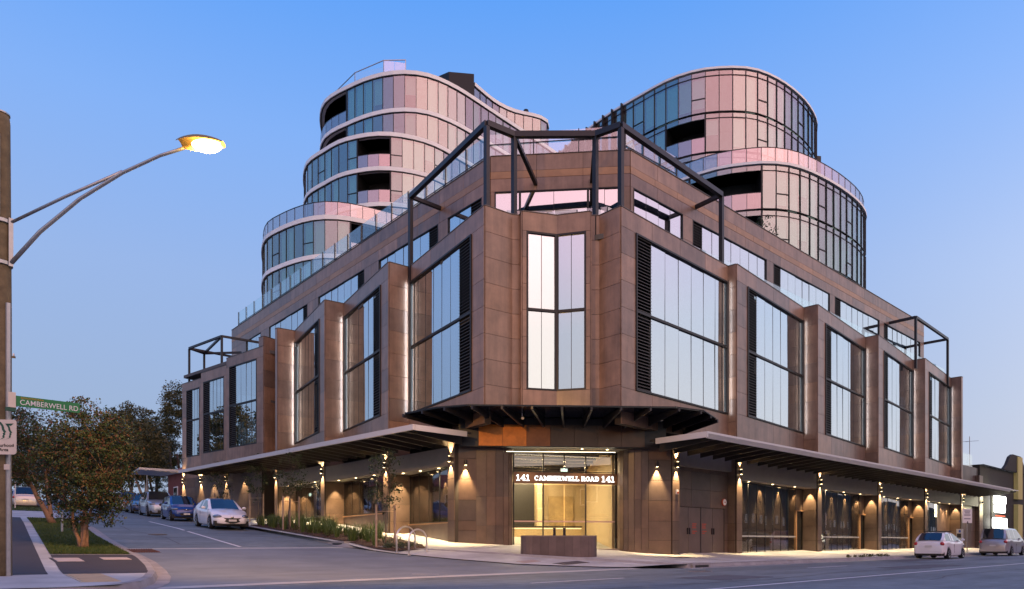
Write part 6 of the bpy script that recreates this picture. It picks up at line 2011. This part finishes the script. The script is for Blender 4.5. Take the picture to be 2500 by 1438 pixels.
# houses and walls up the side street
hs = empty('brick_house', (20.5, 66, zr(66))); tag(hs, 'dark red brick house behind the hedge at the podium end', 'house')
g0 = zr(66)
obj('wall', MB().box(17.9, 26, 60.5, 70, g0 - 1, g0 + 3.6), BRICKR, hs)
obj('roof', MB().add([(17.4, 60, g0 + 3.6), (26.4, 60, g0 + 3.6), (26.4, 70.5, g0 + 3.6), (17.4, 70.5, g0 + 3.6), (21.9, 63, g0 + 6), (21.9, 67.5, g0 + 6)], [(0, 1, 4), (1, 2, 5, 4), (2, 3, 5), (3, 0, 4, 5), (3, 2, 1, 0)]), TILE, hs)
F = Face((17.9, 69.5), (17.9, 60.5))
for u in (1.5, 5.2):
    wdw = piece('window', hs, F, u, u + 1.3, g0 + 1.0, g0 + 2.4, 0, .06, SWHITE); piece('window_pane', hs, F, u + .1, u + 1.2, g0 + 1.1, g0 + 2.3, .06, .075, CARGLASS)
pl_ = empty('porch_lamp', (17.7, 63.0, g0 + 2.7)); tag(pl_, 'small bright porch lamp on the brick house', 'lamp')
obj('globe', MB().lathe((0, 0, 0), [(.02, -.1), (.09, -.05), (.1, 0), (.08, .06), (.02, .1)], 10), WHITELIT, pl_, smooth=True, local=True)
obj('arm', MB().tube([(0, 0, .1), (.2, 0, .14)], .015, 6), SBLACK, pl_, local=True)
hs = empty('cream_house', (-2, 92, zr(92))); tag(hs, 'low cream rendered house far up the left side of the street', 'house')
g0 = zr(90)
obj('wall', MB().box(-7, 4.6, 88, 98, g0 - 1, g0 + 3.2), RENDERW, hs)
obj('roof', MB().add([(-7.5, 87.4, g0 + 3.2), (5.1, 87.4, g0 + 3.2), (5.1, 98.6, g0 + 3.2), (-7.5, 98.6, g0 + 3.2), (-4, 93, g0 + 5.6), (2, 93, g0 + 5.6)], [(0, 1, 5, 4), (1, 2, 5), (2, 3, 4, 5), (3, 0, 4), (3, 2, 1, 0)]), TILE, hs)
F = Face((-7, 88), (4.6, 88))
for u in (2, 7.5):
    piece('window', hs, F, u, u + 1.8, g0 + .9, g0 + 2.4, 0, .06, SWHITE); piece('window_pane', hs, F, u + .1, u + 1.7, g0 + 1.0, g0 + 2.3, .06, .08, CARGLASS)
fe = empty('picket_fence', (2.2, 74, zr(74))); tag(fe, 'pale paling fence far up the left pavement', 'fence')
for k in range(40):
    y = 66 + k * .28; x = 3.3 + .07 * (y - 66)
    obj('paling', MB().box(x - .015, x + .015, y, y + .22, zr(y) + .1, zr(y) + 1.7), SCREAM if k % 3 else SWHITE, fe)
for z in (.5, 1.4): obj('rail', MB().beam((3.35, 66, zr(66) + z), (4.1, 77.2, zr(77.2) + z), .04, .08), STAKE, fe)
# second timber pole and small poles far up the left
e = empty('utility_pole', (4.0, 57, zr(57))); tag(e, 'far timber power pole with cross-arm seen beside the myrtle crown', 'pole')
obj('post', MB().tube([(0, 0, -.3), (0, 0, 11.6)], [.17, .13], 12), TIMBER, e, local=True)
obj('cross_arm', MB().beam((-1.0, .3, 10.4), (1.0, -.3, 10.4), .12, .12), TIMBER, e, local=True)
for k in (-.9, -.4, .4, .9): obj('insulator', MB().lathe((k, -k * .3, 10.46), [(.03, 0), (.06, .05), (.06, .14), (.03, .2)], 8), SWHITE, e, local=True)
for k, (x, y, hh, lab, m_) in enumerate(((4.45, 60.5, 3.0, 'white post beside the far lawn, left of the brown post', GALV), (4.75, 61, 3.0, 'brown post beside the far lawn between two pale posts', TIMBER), (5.1, 58, 2.0, 'thin white guide post in front of the far parked car', SWHITE))):
    o = obj('post', MB().tube([(x, y, zr(y)), (x, y, zr(y) + hh)], .07 if k < 2 else .035, 8), m_); tag(o, lab, 'post')
# overhead wires
w = MB(); 
for k in (-.9, .9):
    a = Vector((4.0 + k, 57 - k * .3, zr(57) + 10.65)); b = Vector((-2 + k, 16, 8.6))
    w.tube([tuple(a.lerp(b, t) - UPV * (1.2 * math.sin(math.pi * t))) for t in [i / 8 for i in range(9)]], .012, 4)

# shops across the main road, behind the viewer: they show in the street-level glass
BRK = [principled('shop_brick_' + c, v, .85, noise=(3, .2)) for c, v in (('plum', (.075, .045, .04)), ('tan', (.12, .095, .07)), ('grey', (.085, .085, .09)))]
for k, (x0, x1, h, lab) in enumerate(((-34, -6, 7.2, 'plum brick shop across the main road, left of the viewer'), (-4, 26, 8.2, 'tan brick shop across the main road behind the viewer'), (28, 58, 11, 'grey shop across the main road, mirrored in the near shop windows'), (60, 96, 12, 'plum brick shop across the main road opposite the neighbouring building'), (98, 330, 13, 'tan brick shop furthest along the opposite side'))):
    b_ = empty('shop_building', ((x0 + x1) / 2, -20, 0)); tag(b_, lab, 'building', 'shops across the main road')
    obj('wall', MB().box(x0, x1, -32, -19.5, -.1, h), BRK[k % 3], b_)
    obj('parapet', MB().box(x0 - .1, x1 + .1, -19.49, -19.2, h - .6, h + .5), BRK[(k + 1) % 3], b_)
    obj('awning', MB().add([(x0, -19.5, 3.4), (x1, -19.5, 3.4), (x1, -16.8, 3.0), (x0, -16.8, 3.0), (x0, -19.5, 3.25), (x1, -19.5, 3.25), (x1, -16.8, 2.85), (x0, -16.8, 2.85)], [(0, 1, 2, 3), (7, 6, 5, 4), (3, 2, 6, 7), (0, 3, 7, 4), (1, 5, 6, 2)]), CANOPYBEAM, b_)
    F = Face((x1, -19.5), (x0, -19.5))
    n_ = int((x1 - x0) / 5)
    for i in range(n_):
        u = (i + .5) * (x1 - x0) / n_
        w_ = piece('window', b_, F, u - .7, u + .7, 4.6, 6.3, 0, .05, SWHITE); piece('window_pane', b_, F, u - .6, u + .6, 4.7, 6.2, .05, .07, CARGLASS)
        piece('shop_window', b_, F, u - 1.9, u + 1.9, .5, 2.8, 0, .06, CARGLASS)
mb = MB(); mb.grid([[(x, y, .14) for x in (-120, 200)] for y in (-19.5, -14.2)]); tag(obj('opposite_pavement', mb, CONC), kind='structure')

# worn road: tar patches, manhole covers
TAR = principled('tar_patch', (.095, .098, .108), .8, noise=(3, .2, 9), bump=(60, .3))
for k, (x0, x1, y0, y1) in enumerate(((24.5, 29.8, 8.0, 9.3), (8.0, 11.5, 5.2, 6.4), (33, 41, 11.3, 12.3), (14.0, 16.4, 8.6, 10.0))):
    mb = MB(); n = 10
    mb.grid([[(x0 + (x1 - x0) * i / n, y + .07 * math.sin(i * 2.3 + k), .0055) for i in range(n + 1)] for y in (y0, y1)])
    tag(obj('tar_patch', mb, TAR), kind='structure')
mb = MB()
for pts in ([(7, 8.2), (11, 8.5), (15, 8.1), (20, 8.55), (26, 8.3)], [(18, 5.6), (22, 6.1), (27, 5.7), (34, 6.2)], [(30, 10.1), (36, 9.8), (44, 10.2)], [(7.0, 26), (7.3, 29), (6.9, 33), (7.4, 38)]):
    rows = []
    for (xa, ya), (xb, yb_) in zip(pts, pts[1:]):
        for t in (0, .25, .5, .75):
            x = xa + (xb - xa) * t; y = ya + (yb_ - ya) * t + random.uniform(-.08, .08)
            rows.append((x, y))
    al = abs(pts[-1][0] - pts[0][0]) > abs(pts[-1][1] - pts[0][1])
    w_ = .022
    mb.grid([[(x - (0 if al else w_), y - (w_ if al else 0), zr(y) + .006), (x + (0 if al else w_), y + (w_ if al else 0), zr(y) + .006)] for x, y in rows])
tag(obj('crack_seal', mb, TAR), kind='structure')
for x, y, lab in ((17.6, 11.6, 'round iron manhole cover in the main road near the crossing'), (7.4, 30.5, 'round iron manhole cover in the side street')):
    e = empty('manhole_cover', (x, y, zr(y))); tag(e, lab, 'manhole cover')
    obj('frame', MB().lathe((0, 0, 0), [(.36, .0), (.36, .012), (.33, .014)], 24), KERB, e, local=True)
    obj('cover', MB().lathe((0, 0, 0), [(.325, .0), (.325, .018), (.30, .02)], 24), MATS['steel_cover'], e, local=True)
